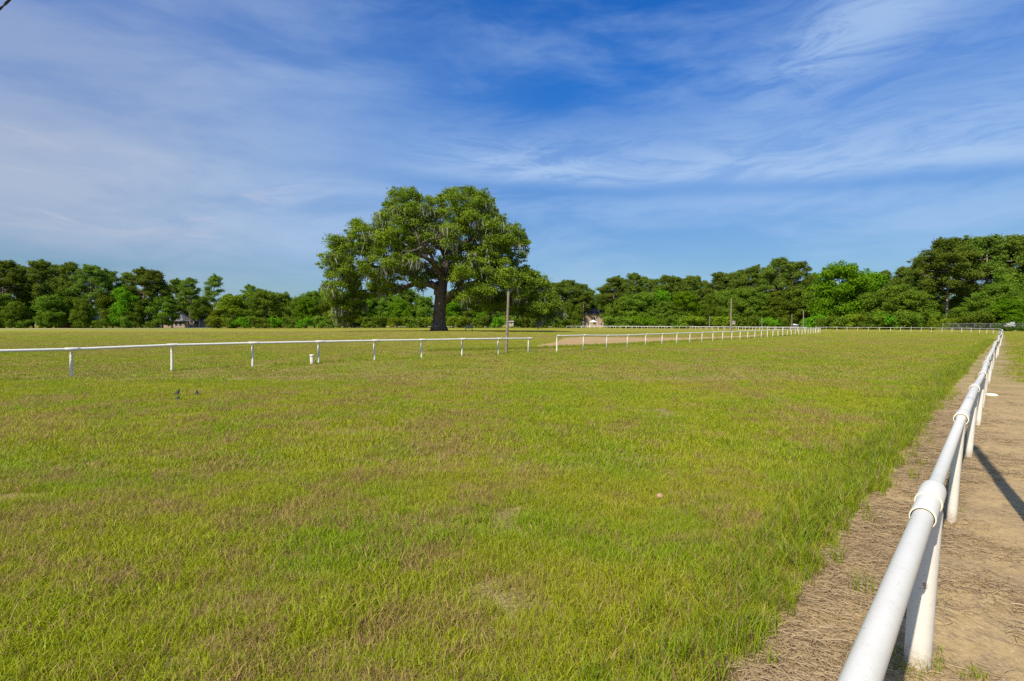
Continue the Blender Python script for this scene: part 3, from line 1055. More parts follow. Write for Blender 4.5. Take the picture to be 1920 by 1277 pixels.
# three small dark birds in the grass
def bird(label, px, py, rot, lift):
    x, z = at(px, py)
    m = MB()
    rings = [(-0.085, 0.085, 0.012), (-0.05, 0.10, 0.022), (-0.015, 0.125, 0.040), (0.02, 0.15, 0.044), (0.045, 0.18, 0.034), (0.058, 0.205, 0.024),
             (0.070, 0.222, 0.027), (0.086, 0.226, 0.022), (0.098, 0.224, 0.008), (0.118, 0.220, 0.003)]
    m.tube([(a, 0, b_) for a, b_, _ in rings], [c_ for _, _, c_ in rings], 12)
    m.add([(-0.07, -0.012, 0.092), (-0.07, 0.012, 0.092), (-0.115, 0.018, 0.055), (-0.115, -0.018, 0.055), (-0.07, -0.012, 0.100), (-0.07, 0.012, 0.100), (-0.115, 0.018, 0.061), (-0.115, -0.018, 0.061)],
          [(0, 3, 2, 1), (4, 5, 6, 7), (0, 1, 5, 4), (1, 2, 6, 5), (2, 3, 7, 6), (3, 0, 4, 7)])
    for s in (-1, 1):
        m.tube([(0.0, 0.016 * s, 0.12), (0.006, 0.018 * s, 0.06), (0.0, 0.018 * s, 0.0)], 0.004, 6)
        m.tube([(0.035, 0.03 * s, 0.165), (-0.03, 0.038 * s, 0.125), (-0.105, 0.018 * s, 0.075)], [0.012, 0.02, 0.004], 8)
    return tag(obj("bird", MB().add([tuple(0.72 * q for q in p) for p in m.v], m.f).mesh("bird", M_black, True), None, (x, z, lift), rot), label, "bird", "small dark birds in the turf")


bird("small dark bird standing in the turf, rightmost of three", 367, 744, R(118), -0.02)
bird("small dark bird standing in the turf, farther of the two on the left", 331, 745, R(78), 0.01)
bird("small dark bird standing in the turf, nearer of the two on the left", 331, 753, R(95), -0.06)

# overhead cable crossing the top left corner
M_cable = simple("black_cable", (0.012, 0.013, 0.016), 0.6, 0.1)
a0, a1 = Vector((-38.0, 27.99, 7.2)), Vector((24.0, -12.5, 7.2))
pa, pb_ = Vector((-7.18, 7.856, 6.0)), Vector((-6.39, 7.34, 6.0))
m = MB()
dirv = (pb_ - pa).normalized()
for ph_ in (0, math.pi):
    pts = []
    for i in range(401):
        s = -38 + 76 * i / 400
        tw = s * 9.0 + ph_
        pts.append(pa + dirv * s + Vector((0.5 * math.cos(tw) * 0.018, 0.3 * math.cos(tw) * 0.018, math.sin(tw) * 0.011 + 0.0012 * s * s)))
    m.tube(pts, 0.0085, 6)
tag(obj("overhead_cable", m.mesh("overhead_cable", M_cable, True)), "twisted black overhead cable crossing the top left corner of the sky", "cable")

# ------------------------------------------------------------------ foliage
def leaf_material(name, dark, light, trans=0.30, hue_var=0.25):
    mt, nt, b = material(name)
    nt.n.remove(b)
    geo = nt.new('ShaderNodeNewGeometry')
    oi = nt.new('ShaderNodeObjectInfo')
    n1 = nt.noise(geo.outputs['Position'], 0.35, 3.0, 0.6)
    lf_ = nt.new('ShaderNodeAttribute', attribute_name='leaf').outputs['Fac']
    f = nt.m('ADD', nt.m('MULTIPLY', nt.step(n1, 0.35, 0.65), 0.5), nt.m('MULTIPLY', lf_, 0.5))
    col = nt.mix(f, dark, light)
    h = nt.new('ShaderNodeHueSaturation')
    nt.put(h.inputs['Hue'], nt.m('MULTIPLY_ADD', oi.outputs['Random'], 0.03 * hue_var / 0.25, 0.5 - 0.014 * hue_var / 0.25))
    nt.put(h.inputs['Value'], nt.m('MULTIPLY_ADD', oi.outputs['Random'], 0.50, 0.78))
    nt.put(h.inputs['Color'], col)
    col = h.outputs[0]
    d = nt.new('ShaderNodeBsdfDiffuse')
    tr = nt.new('ShaderNodeBsdfTranslucent')
    nt.put(d.inputs['Color'], col)
    nt.put(tr.inputs['Color'], col)
    m1 = nt.new('ShaderNodeMixShader')
    m1.inputs[0].default_value = trans
    nt.l.new(d.outputs[0], m1.inputs[1])
    nt.l.new(tr.outputs[0], m1.inputs[2])
    out = [n for n in nt.n if n.type == 'OUTPUT_MATERIAL'][0]
    nt.l.new(m1.outputs[0], out.inputs[0])
    return mt


def leaves(centers, normals, length, width, r):
    """kite-shaped leaf sprays as one array of quads"""
    n = len(centers)
    nr = normals / (np.linalg.norm(normals, axis=1, keepdims=True) + 1e-9)
    t = r.normal(size=(n, 3))
    t -= nr * np.sum(t * nr, axis=1, keepdims=True)
    t /= np.linalg.norm(t, axis=1, keepdims=True) + 1e-9
    bn = np.cross(nr, t)
    L = (length * r.uniform(0.6, 1.3, n))[:, None]
    W = (width * r.uniform(0.6, 1.3, n))[:, None]
    k = r.uniform(-0.15, 0.25, n)[:, None] * W
    v = np.stack([centers - t * L * 0.5, centers + bn * W * 0.5 - nr * k + t * L * 0.08, centers + t * L * 0.5 - nr * k * 0.5, centers - bn * W * 0.5 - nr * k - t * L * 0.05], 1)
    return v.reshape(-1, 3), np.arange(4 * n).reshape(n, 4)


def clump_leaves(clumps, per, length, width, r, up=0.35, shell=0.45, scatter_n=0.55):
    """leaves spread through a set of ellipsoidal sprays (x, y, z, rx, ry, rz)"""
    Cc, Nn, Aa = [], [], []
    extra = []
    mid_ = np.mean([c_[:3] for c_ in clumps], axis=0)
    for c_ in clumps:                            # small sprays that break up the outline of each clump
        if r.uniform() < 0.55:
            d = r.normal(size=3) + (np.array(c_[:3]) - mid_) / (np.linalg.norm(np.array(c_[:3]) - mid_) + 1e-6)
            d /= np.linalg.norm(d)
            k_ = r.uniform(0.28, 0.5)
            extra.append((c_[0] + d[0] * c_[3] * 1.15, c_[1] + d[1] * c_[4] * 1.15, max(0.3, c_[2] + d[2] * c_[5] * 1.15), c_[3] * k_, c_[4] * k_, c_[5] * k_))
    clumps = list(clumps) + extra
    for c_ in clumps:
        cx, cy, cz, rx, ry, rz = c_
        k = max(12, int(per * (rx * ry * rz) ** (2 / 3)))
        d = r.normal(size=(k, 3))
        d /= np.linalg.norm(d, axis=1, keepdims=True)
        rad = shell + (1 - shell) * r.uniform(size=(k, 1)) ** 0.7
        rad *= np.exp(r.normal(0, 0.17, size=(k, 1)))
        rad *= 1 + 0.22 * np.sin(d[:, :1] * 5 + cx) * np.cos(d[:, 1:2] * 4 + cz)
        p = np.array((cx, cy, cz)) + d * rad * np.array((rx, ry, rz))
        nrm = d / np.array((rx, ry, rz)) * min(rx, rz) + r.normal(size=(k, 3)) * scatter_n + np.array((0, 0, up))
        Cc.append(p)
        Nn.append(nrm)
        Aa.append(np.full(k, r.uniform()) * 0.6 + r.uniform(size=k) * 0.4)
    v, q = leaves(np.concatenate(Cc), np.concatenate(Nn), length, width, r)
    return v, q, np.concatenate(Aa)


def crown_mesh(name, vqa, mat):
    v, q, a = vqa
    me = mesh_from(name, v, None, q, (mat,), False)
    at_ = me.attributes.new('leaf', 'FLOAT', 'FACE')
    at_.data.foreach_set('value', a.astype(np.float32))
    return me


M_bark_pine = simple("pine_bark", (0.25, 0.20, 0.165), 0.95, 0.3, 2.0, 0.1)
M_bark = simple("grey_bark", (0.105, 0.085, 0.07), 0.95, 0.3, 2.0, 0.1)
M_bark_oak = simple("oak_bark", (0.115, 0.092, 0.080), 0.95, 0.35, 1.5, 0.1, 0.8, 3.0)
M_pine = leaf_material("pine_needles", (0.072, 0.120, 0.016), (0.185, 0.250, 0.028), 0.32)
M_broad = leaf_material("broad_leaves", (0.075, 0.132, 0.013), (0.180, 0.258, 0.020), 0.35)
M_bright = leaf_material("bright_leaves", (0.070, 0.165, 0.006), (0.165, 0.305, 0.012), 0.34)
M_yellow = leaf_material("yellow_green_leaves", (0.110, 0.160, 0.010), (0.21, 0.265, 0.016), 0.34)
M_oakleaf = leaf_material("oak_leaves", (0.100, 0.165, 0.016), (0.245, 0.335, 0.028), 0.36)


def moss_material():
    mt, nt, b = material("grey_moss")
    nt.n.remove(b)
    d = nt.new('ShaderNodeBsdfDiffuse')
    tr = nt.new('ShaderNodeBsdfTranslucent')
    n = nt.noise(nt.new('ShaderNodeNewGeometry').outputs['Position'], 1.2, 3.0)
    col = nt.mix(n, (0.16, 0.165, 0.12), (0.27, 0.27, 0.21))
    nt.put(d.inputs['Color'], col)
    nt.put(tr.inputs['Color'], col)
    m1 = nt.new('ShaderNodeMixShader')
    m1.inputs[0].default_value = 0.3
    nt.l.new(d.outputs[0], m1.inputs[1])
    nt.l.new(tr.outputs[0], m1.inputs[2])
    nt.l.new(m1.outputs[0], [n_ for n_ in nt.n if n_.type == 'OUTPUT_MATERIAL'][0].inputs[0])
    return mt


M_moss = moss_material()


def bend(p0, p1, n, sag, r, jit):
    p0, p1 = Vector(p0), Vector(p1)
    pts = []
    L = (p1 - p0).length
    for i in range(n + 1):
        t = i / n
        p = p0.lerp(p1, t) + Vector((0, 0, sag * L * math.sin(math.pi * t)))
        if 0 < i < n:
            p += Vector(r.normal(size=3)) * jit * L
        pts.append(p)
    return pts


def pine_proto(seed, h=28.0, wide=4.6, bare=0.42, sparse=1.0, mat=None):
    r = np.random.default_rng(seed)
    tr = MB()
    lx, ly = r.uniform(-0.6, 0.6, 2)
    trunk = [(lx * (t / 8) ** 2, ly * (t / 8) ** 2, -0.3 + (h * 0.96 + 0.3) * t / 8) for t in range(9)]
    tr.tube(trunk, [0.42 * (1 - 0.86 * t / 8) for t in range(9)], 8)
    cl_ = []
    nb = int(46 * sparse)
    for i in range(nb):
        f = bare + (0.985 - bare) * ((i + r.uniform(0, 1)) / nb) ** 0.85
        u = (f - bare) / (1 - bare)
        prof = wide * (0.55 + 0.75 * math.sin(math.pi * min(1, u * 0.9 + 0.12))) * (1 - 0.55 * u ** 3)
        ln = prof * r.uniform(0.45, 1.05)
        a = i * 2.4 + r.uniform(-0.5, 0.5)
        z0 = h * f * 0.96
        base = Vector((lx * f * f, ly * f * f, z0))
        tip = base + Vector((math.cos(a) * ln, math.sin(a) * ln, ln * r.uniform(0.05, 0.45)))
        tr.tube(bend(base, tip, 3, -0.05, r, 0.03), [0.13 * (1 - 0.6 * u), 0.09, 0.06, 0.03], 5, False)
        sz = r.uniform(0.95, 1.65) * (1.1 - 0.2 * u)
        cl_.append((tip.x, tip.y, tip.z + 0.2, sz * 1.35, sz * 1.35, sz * r.uniform(0.7, 1.05)))
        if r.uniform() < 0.75:
            m_ = base.lerp(tip, r.uniform(0.5, 0.8)) + Vector(r.normal(size=3)) * 0.6
            cl_.append((m_.x, m_.y, m_.z + 0.4, sz * 1.0, sz * 1.0, sz * 0.75))
    for k in range(7):
        cl_.append((lx + r.normal() * 1.5, ly + r.normal() * 1.5, h * (0.90 + 0.07 * r.uniform()), 1.6, 1.6, 1.1))
    return tr.mesh("trunk", M_bark_pine, True), crown_mesh("crown", clump_leaves(cl_, 150, 0.52, 0.27, r, 0.45, 0.2, 0.7), mat or M_pine)


def broad_proto(seed, h=14.0, wide=6.0, low=0.12, n=80, mat=None, leaf=0.46, per=135):
    r = np.random.default_rng(seed)
    tr = MB()
    fork = h * max(0.22, low + 0.08)
    tr.tube([(0, 0, -0.3), (0.05, 0, fork * 0.5), (0.1, 0.05, fork)], [0.36, 0.30, 0.27], 8)
    cl_ = []
    for i in range(n):
        u = (i + 0.5) / n
        z = h * (low + (0.94 - low) * u)
        v = (z / h - low) / (1 - low)
        prof = wide * (math.sin(math.pi * min(1, 0.18 + 0.80 * v)) ** 0.65)
        a = i * 2.399 + r.uniform(-0.4, 0.4)
        rad = prof * r.uniform(0.35, 0.98)
        s = r.uniform(0.65, 1.75)
        cl_.append((rad * math.cos(a), rad * math.sin(a), z + r.uniform(-0.5, 0.6), s * 1.25, s * 1.25, s * 0.85))
        if i % 4 == 0:
            tr.tube(bend((0.1, 0.05, fork * r.uniform(0.75, 1.0)), cl_[-1][:3], 4, 0.08, r, 0.03), [0.19, 0.14, 0.10, 0.07, 0.03], 5, False)
    for k in range(5):
        cl_.append((r.normal() * 1.6, r.normal() * 1.6, h * r.uniform(0.84, 0.95), 1.3, 1.3, 1.0))
    return tr.mesh("trunk", M_bark, True), crown_mesh("crown", clump_leaves(cl_, per, leaf, leaf * 0.62, r, 0.35, 0.35, 0.6), mat or M_broad)


def bush_proto(seed, h=3.2, wide=2.6, mat=None, leaf=0.34):
    r = np.random.default_rng(seed)
    tr = MB()
    cl_ = []
    for i in range(22):
        a = r.uniform(0, 2 * math.pi)
        z = h * r.uniform(0.10, 0.86)
        rad = wide * math.sqrt(r.uniform()) * math.sqrt(max(0.05, 1 - (z / h) ** 2))
        s = r.uniform(0.45, 0.85)
        cl_.append((rad * math.cos(a), rad * math.sin(a), z, s * 1.2, s * 1.2, s))
        if i % 5 == 0:
            tr.tube([(0, 0, -0.1), (rad * math.cos(a) * 0.5, rad * math.sin(a) * 0.5, z * 0.6), (rad * math.cos(a), rad * math.sin(a), z)], [0.06, 0.045, 0.02], 5)
    return tr.mesh("stems", M_bark, True), crown_mesh("leaves", clump_leaves(cl_, 190, leaf, leaf * 0.6, r, 0.3, 0.3, 0.6), mat or M_broad)


PINES = [pine_proto(401, 28, 5.0, 0.36), pine_proto(402, 28, 5.8, 0.30), pine_proto(403, 28, 4.7, 0.40), pine_proto(404, 28, 6.2, 0.40), pine_proto(405, 28, 4.6, 0.44, 0.42)]
BROADS = [broad_proto(501, 14, 6.0), broad_proto(502, 14, 5.2, 0.10, 76), broad_proto(503, 14, 6.8, 0.14, 88)]
BRIGHTS = [broad_proto(511, 14, 5.4, 0.10, 76, M_bright), broad_proto(512, 14, 6.2, 0.12, 84, M_bright)]
YELLOWS = [broad_proto(521, 14, 5.8, 0.06, 76, M_yellow)]
BUSHES = [bush_proto(531), bush_proto(532, 3.2, 3.0), bush_proto(533, 3.2, 2.4, M_bright), bush_proto(534, 3.2, 2.8, M_yellow)]
KIND = {'p': (PINES, 28.0, "pine_tree", "tree"), 'b': (BROADS, 14.0, "broadleaf_tree", "tree"), 'g': (BRIGHTS, 14.0, "broadleaf_tree", "tree"),
        'y': (YELLOWS, 14.0, "broadleaf_tree", "tree"), 's': (BUSHES, 3.2, "bush", "bush")}
rt = random.Random(11)


def plant(kind, px, top, z, label, group, pick=None, wide=1.0):
    protos, ph_, name, cat = KIND[kind]
    i = rt.randrange(len(protos) - (1 if kind == 'p' else 0)) if pick is None else pick
    h = (HOR - top) * z / F + H
    s = h / ph_
    x = (px - 960.0) / F * z
    t = thing(name, label, cat, (x, z, float(gz(x, z))), rt.uniform(0, 6.28), group)
    wide *= rt.uniform(0.85, 1.18)
    t.scale = (s * wide, s * wide, s)
    tm, cm = protos[i]
    obj("stems" if kind == 's' else "trunk", tm, t)
    obj("leaves" if kind == 's' else "crown", cm, t)
    return t


ORD = ["first", "second", "third", "fourth", "fifth", "sixth", "seventh", "eighth", "ninth", "tenth", "eleventh", "twelfth", "thirteenth", "fourteenth",
       "fifteenth", "sixteenth", "seventeenth", "eighteenth", "nineteenth", "twentieth", "twenty-first", "twenty-second", "twenty-third", "twenty-fourth",
       "twenty-fifth", "twenty-sixth", "twenty-seventh", "twenty-eighth", "twenty-ninth", "thirtieth"]


def row(kind, items, tmpl, group):
    """items: (px, top, z[, pick[, width]]) from left to right"""
    for i, it in enumerate(sorted(items)):
        px, top, z = it[:3]
        plant(kind, px, top, z, tmpl % ORD[i], group, it[3] if len(it) > 3 else None, it[4] if len(it) > 4 else 1.0)


# pines of the left skyline
row('p', [(-30, 490, 262), (8, 488, 258), (42, 497, 272), (78, 487, 265), (108, 497, 285), (137, 492, 268), (172, 497, 262), (200, 506, 272), (240, 511, 282),
          (270, 503, 262), (297, 508, 266), (332, 523, 292), (357, 521, 268)],
    "%s tall dark pine from the left edge along the left skyline", "pines of the left skyline")
plant('p', 402, 517, 300, "sparse open topped pine at the right end of the left skyline", "pines of the left skyline", 4)
row('p', [(432, 551, 330), (470, 534, 320), (486, 541, 335), (612, 533, 320), (584, 547, 340)],
    "%s distant pine from the left between the grey roofed house and the oak", "distant pines left of the oak")
# broadleaved trees in front of them
row('b', [(-12, 548, 250), (30, 566, 246), (96, 552, 250), (128, 540, 262), (158, 560, 246), (212, 545, 262), (255, 566, 256), (305, 556, 262), (345, 560, 300), (376, 555, 290)],
    "%s rounded dark green tree from the left edge in front of the left pines", "broadleaved trees on the left")
plant('g', 63, 516, 268, "bright green narrow tree rising among the left pines", "broadleaved trees on the left", 0, 0.7)
plant('g', 236, 540, 256, "bright green tree left of the grey roofed house", "broadleaved trees on the left", 0, 0.75)
plant('y', 437, 553, 250, "broad yellow green tree right of the grey roofed house", "broadleaved trees on the left", 0, 0.95)
plant('y', 408, 580, 246, "low yellow green tree beside the grey roofed house", "broadleaved trees on the left", 0, 0.9)
row('b', [(470, 548, 262), (498, 545, 252, 2), (528, 549, 275), (560, 556, 262), (590, 545, 280), (625, 556, 266)],
    "%s rounded green tree from the left between the yellow green tree and the oak", "broadleaved trees left of the oak")
plant('g', 575, 560, 258, "bright green tree just left of the oak's drooping side", "broadleaved trees left of the oak", 1, 0.8)
plant('b', 1084, 572, 285, "dark tree standing close against the left side of the peach house", "broadleaved trees on the right", 1, 0.65)
plant('b', 1142, 580, 288, "small tree hiding the right corner of the peach house", "broadleaved trees on the right", 0, 0.7)
# behind the oak
row('b', [(665, 545, 285), (700, 548, 290), (735, 552, 285), (765, 542, 300), (797, 556, 285), (848, 546, 300), (880, 552, 285), (915, 540, 300), (950, 550, 290), (990, 540, 300), (1024, 548, 290)],
    "%s green tree from the left seen under the oak's crown", "trees seen under the oak")
row('g', [(685, 560, 278), (750, 562, 276), (845, 566, 278), (902, 570, 278)],
    "%s bright green low tree from the left seen under the oak's crown", "trees seen under the oak")
# right of the oak: skyline pines
row('p', [(1035, 530, 330), (1050, 529, 312), (1066, 525, 320), (1080, 531, 330), (1094, 533, 318), (1108, 543, 335), (1132, 536, 320), (1150, 518, 300), (1168, 521, 310), (1188, 512, 292), (1206, 519, 310), (1224, 523, 300), (1246, 516, 288), (1264, 518, 300), (1282, 522, 310), (1298, 517, 290), (1320, 526, 310),
          (1345, 510, 272), (1360, 513, 290), (1376, 511, 268), (1392, 506, 280), (1410, 498, 258), (1436, 502, 262), (1461, 484, 246), (1492, 491, 248), (1522, 512, 268)],
    "%s tall pine from the oak along the skyline right of it", "pines of the right skyline")
row('p', [(1660, 507, 262), (1692, 500, 258), (1722, 492, 240), (1737, 478, 205), (1775, 447, 196, 3), (1812, 446, 205, 1), (1848, 443, 198, 3), (1882, 451, 208, 1), (1910, 440, 196, 3), (1950, 446, 196)],
    "%s tall pine from the bright green tree along the skyline at the right", "tall pines on the right")
# right of the oak: broadleaved trees
plant('g', 1572, 497, 208, "big bright green tree, the tallest broadleaf under the right skyline", "broadleaved trees on the right", 1, 1.0)
plant('g', 1622, 511, 214, "bright green tree leaning against the big bright one on its right", "broadleaved trees on the right", 0, 0.9)
plant('g', 1285, 548, 250, "bright green tree behind the short slim post", "broadleaved trees on the right", 1, 1.1)
plant('g', 1240, 545, 262, "pale bright green tree left of the short slim post", "broadleaved trees on the right", 0, 0.9)
row('b', [(1062, 568, 262), (1150, 560, 300), (1182, 552, 268), (1212, 548, 262, 2), (1252, 566, 250), (1330, 552, 256), (1358, 545, 262), (1392, 540, 246), (1424, 548, 246), (1462, 545, 240),
          (1500, 540, 240), (1532, 545, 236)],
    "%s rounded green tree from the oak in front of the pines right of it", "broadleaved trees right of the oak")
row('b', [(1640, 545, 200), (1678, 535, 196, 2), (1710, 545, 190), (1738, 560, 205), (1800, 575, 192), (1842, 548, 176, 2), (1880, 530, 172, 0), (1912, 512, 176, 2), (1945, 540, 172), (1815, 540, 215)],
    "%s rounded green tree from the bright green tree below the tall right pines", "broadleaved trees on the right")
plant('y', 1748, 590, 168, "small yellow green tree between two bare pine trunks at the right", "broadleaved trees on the right", 0, 0.8)
plant('g', 1893, 560, 166, "bright green tree above the dark hedge at the right", "broadleaved trees on the right", 0, 1.2)
# bushes along the foot of the trees
row('s', [(-8, 598, 240, 0), (48, 599, 246, 1), (92, 601, 250, 0), (186, 597, 246, 1), (232, 594, 246, 0), (284, 601, 246, 1)],
    "%s bush from the left edge at the foot of the left trees", "bushes under the left trees")
row('s', [(402, 594, 238), (430, 596, 236), (458, 593, 238), (486, 592, 236), (516, 594, 238), (545, 592, 240), (572, 595, 238), (600, 592, 240), (632, 593, 262), (660, 590, 264)],
    "%s bush from the grey roofed house along the foot of the trees towards the oak", "bushes left of the oak")
row('s', [(690, 594, 262), (716, 592, 264), (744, 595, 262), (772, 592, 264), (800, 594, 266), (850, 592, 264), (878, 595, 262), (905, 592, 264), (932, 594, 262), (960, 591, 264), (990, 594, 262), (1018, 592, 260), (1044, 595, 258)],
    "%s bush from the left in the row seen under the oak", "bushes seen under the oak")
row('s', [(1068, 597, 256), (1150, 593, 250), (1175, 592, 248), (1200, 590, 244), (1226, 593, 240), (1250, 591, 236), (1276, 594, 232), (1302, 592, 228), (1350, 592, 222), (1392, 593, 216), (1412, 592, 214),
          (1446, 594, 208), (1468, 596, 206), (1528, 590, 200), (1552, 592, 196), (1580, 594, 192), (1606, 588, 190), (1634, 584, 186), (1660, 586, 184), (1690, 584, 182), (1714, 590, 180), (1780, 596, 176), (1815, 590, 172), (1846, 586, 168)],
    "%s bush from the peach house along the foot of the right hand trees", "bushes under the right trees")

# wood behind everything, one mass
r = np.random.default_rng(77)
cl_ = []
for x0, y0, x1, y1, n_, hh in ((-420, 345, 330, 370, 1300, 20), (20, 345, 190, 268, 560, 19), (150, 268, 260, 210, 340, 19)):
    for i in range(n_):
        t = r.uniform()
        z = r.uniform(0.5, hh) * (0.75 + 0.25 * math.sin(t * 60))
        s = r.uniform(1.5, 2.6)
        cl_.append((x0 + (x1 - x0) * t, y0 + (y1 - y0) * t + r.uniform(-3, 3), z, s * 1.3, s, s))
wood = obj("distant_woods", crown_mesh("distant_woods", clump_leaves(cl_, 26, 1.15, 0.8, r, 0.3, 0.4, 0.7), M_broad))
tag(wood, "dark wood closing the view behind the trees", "woods", kind='stuff')

# ------------------------------------------------------------------ the big oak
def oak():
    r = np.random.default_rng(901)
    ox, oy = OAK
    og = float(gz(ox, oy))
    S = F / oy                                   # photo pixels per metre at the oak

    def P(cx, cy, d=0.0):
        """point of the tree from a place in the enlarged photograph, d metres behind the trunk"""
        px, py = 560 + cx / 3.756, 320 + cy / 3.756
        return Vector(((px - 960) / S - ox, d, (HOR - py) / S + H - og))
    t = thing("oak_tree", "huge spreading live oak hung with grey moss, alone in the middle of the field", "tree", (ox, oy, og))
    wood = MB()
    # trunk with a flared foot
    trunk = [P(988, 1135), P(988, 1105), P(990, 1060), P(994, 980), P(1002, 880), P(1016, 780), P(1032, 680), P(1046, 600)]
    wood.tube(trunk, [1.85, 1.55, 1.40, 1.32, 1.22, 1.05, 0.85, 0.62], 18)
    for k in range(7):
        a = k * 0.9 + 0.3
        f0 = P(988, 1075)
        wood.tube([f0 + Vector((math.cos(a) * 0.7, math.sin(a) * 0.7, 0.3)), f0 + Vector((math.cos(a) * 1.25, math.sin(a) * 1.25, -0.9)), f0 + Vector((math.cos(a) * 2.0, math.sin(a) * 2.0, -1.9))],
                  [0.7, 0.5, 0.25], 8)
    limbs = [
        ([(1000, 880, 0), (950, 810, -1), (860, 770, -2), (720, 715, -4), (560, 690, -5), (400, 700, -5)], 0.85),
        ([(985, 800, 0), (900, 790, 2), (760, 800, 4), (600, 850, 5), (480, 860, 6), (330, 900, 6)], 0.75),
        ([(1030, 920, 0), (1070, 890, -2), (1140, 845, -4), (1260, 800, -6), (1420, 760, -8), (1560, 760, -8)], 0.80),
        ([(1040, 740, 0), (1110, 760, 1), (1150, 800, 2), (1250, 850, 3), (1420, 880, 4), (1650, 930, 5)], 0.75),
        ([(1046, 600, 0), (980, 545, -1), (945, 470, -2), (900, 380, -3), (820, 260, -3), (740, 190, -2)], 0.55),
        ([(1046, 600, 0), (1060, 520, 1), (1080, 400, 1), (1140, 280, 0), (1230, 180, 0)], 0.52),
        ([(1040, 620, 0), (1150, 530, -2), (1290, 480, -4), (1420, 430, -5), (1530, 420, -5)], 0.55),
        ([(1030, 690, 0), (1160, 600, 3), (1330, 570, 5), (1480, 540, 6), (1590, 540, 6)], 0.5),
        ([(1025, 720, 0), (900, 620, -3), (760, 550, -5), (600, 480, -6), (460, 420, -6)], 0.5),
        ([(1020, 760, 0), (860, 660, 4), (680, 600, 7), (480, 560, 8), (290, 540, 7)], 0.48),
        ([(1040, 640, 0), (1010, 560, 5), (980, 440, 9), (1000, 300, 10), (1020, 220, 8)], 0.5),
        ([(1020, 780, 0), (1000, 700, -6), (960, 620, -11), (930, 560, -15)], 0.55),
        ([(1020, 780, 0), (1080, 720, 6), (1120, 640, 12), (1150, 600, 16)], 0.5),
    ]
    ends = []
    for pts, rad in limbs:
        q = [P(*p) for p in pts]
        fine_ = []
        for i in range(len(q) - 1):
            for s in range(3):
                p = q[i].lerp(q[i + 1], s / 3)
                if s:
                    p += Vector(r.normal(size=3)) * 0.22
                fine_.append(p)
        fine_.append(q[-1])
        n_ = len(fine_)
        wood.tube(fine_, [rad * (1 - 0.82 * i / (n_ - 1)) for i in range(n_)], 9, False)
        ends += fine_[4:]
    # crown: sprays placed through the volume inside the outline of the tree
    outline = [(180, 740), (185, 640), (215, 560), (205, 500), (270, 430), (320, 420), (370, 460), (390, 350), (460, 335), (510, 350), (540, 310), (600, 285), (640, 270), (635, 225), (665, 190),
               (660, 140), (720, 120), (790, 128), (860, 132), (905, 185), (960, 150), (1010, 146), (1040, 160), (1110, 122), (1180, 116), (1260, 110), (1340, 130), (1400, 190), (1420, 240),
               (1410, 300), (1470, 325), (1530, 330), (1580, 390), (1625, 460), (1630, 530), (1650, 570), (1640, 612), (1590, 625), (1560, 640), (1660, 650), (1700, 700), (1740, 740), (1790, 770),
               (1785, 830), (1850, 890), (1885, 960), (1895, 1040), (1850, 1085), (1700, 1070), (1560, 1030), (1420, 1010), (1250, 1000), (1150, 960), (1110, 890), (1085, 800), (1060, 730), (1000, 720),
               (930, 800), (860, 840), (760, 820), (640, 880), (520, 890), (440, 910), (400, 980), (360, 1080), (250, 1090), (170, 1080), (200, 960), (190, 860)]
    ol = np.array(outline, float)

    def inside(x, y):
        c_ = False
        j = len(ol) - 1
        for i in range(len(ol)):
            if (ol[i, 1] > y) != (ol[j, 1] > y) and x < (ol[j, 0] - ol[i, 0]) * (y - ol[i, 1]) / (ol[j, 1] - ol[i, 1]) + ol[i, 0]:
                c_ = not c_
            j = i
        return c_

    def margin(x, y):
        a = ol
        b_ = np.roll(ol, -1, 0)
        ab = b_ - a
        tt = np.clip(((np.array((x, y)) - a) * ab).sum(1) / (ab ** 2).sum(1), 0, 1)
        return np.min(np.linalg.norm(a + ab * tt[:, None] - np.array((x, y)), axis=1))
    holes = [(1060, 400, 24), (760, 770, 34), (1065, 725, 30), (430, 590, 26), (520, 750, 18), (1190, 520, 12)]
    cl_ = []
    tries = 0
    while len(cl_) < 900 and tries < 120000:
        tries += 1
        x, y = r.uniform(170, 1900), r.uniform(100, 1095)
        if not inside(x, y):
            continue
        mg = margin(x, y) / 3.756 / S
        s = min(r.uniform(0.75, 1.7), max(0.5, mg * 0.95))
        if mg < 0.45:
            continue
        if any((x - hx) ** 2 + (y - hy) ** 2 < (hr + s * 24) ** 2 for hx, hy, hr in holes) and r.uniform() < 0.93:
            continue
        depth = 15.0 * math.sqrt(max(0.03, 1 - ((x - 1000) / 930) ** 2)) * min(1.0, 0.35 + mg / 6.0)
        d = depth * (r.uniform() ** 0.6) * (1 if r.uniform() < 0.42 else -1)
        if 540 < y < 860 and 900 < x < 1110 and d < 0:
            continue
        p = P(1000 + (x - 1000) * 0.975, y + 40 * (1 - y / 1100), d)
        if any((p - Vector(c_[:3])).length < 0.36 * (s + c_[3]) for c_ in cl_[-200:]):
            continue
        cl_.append((p.x, p.y, p.z, s * 1.25, s * 1.25, s * 0.72))
    # twigs out to each spray
    E = np.array([tuple(e) for e in ends])
    for c_ in cl_[::2]:
        c3 = np.array(c_[:3])
        k = np.argmin(np.linalg.norm(E - c3, axis=1) + np.maximum(0, E[:, 2] - c3[2]) * 0.6 + np.abs(r.normal(0, 2.2, len(E))))
        if np.linalg.norm(E[k] - c3) < 11:
            wood.tube(bend(E[k], c3, 4, 0.05, r, 0.035), [0.11, 0.09, 0.07, 0.05, 0.02], 5, False)
    obj("trunk", wood.mesh("trunk", M_bark_oak, True), t)
    obj("crown", crown_mesh("crown", clump_leaves(cl_, 200, 0.38, 0.22, r, 0.40, 0.20, 0.7), M_oakleaf), t)
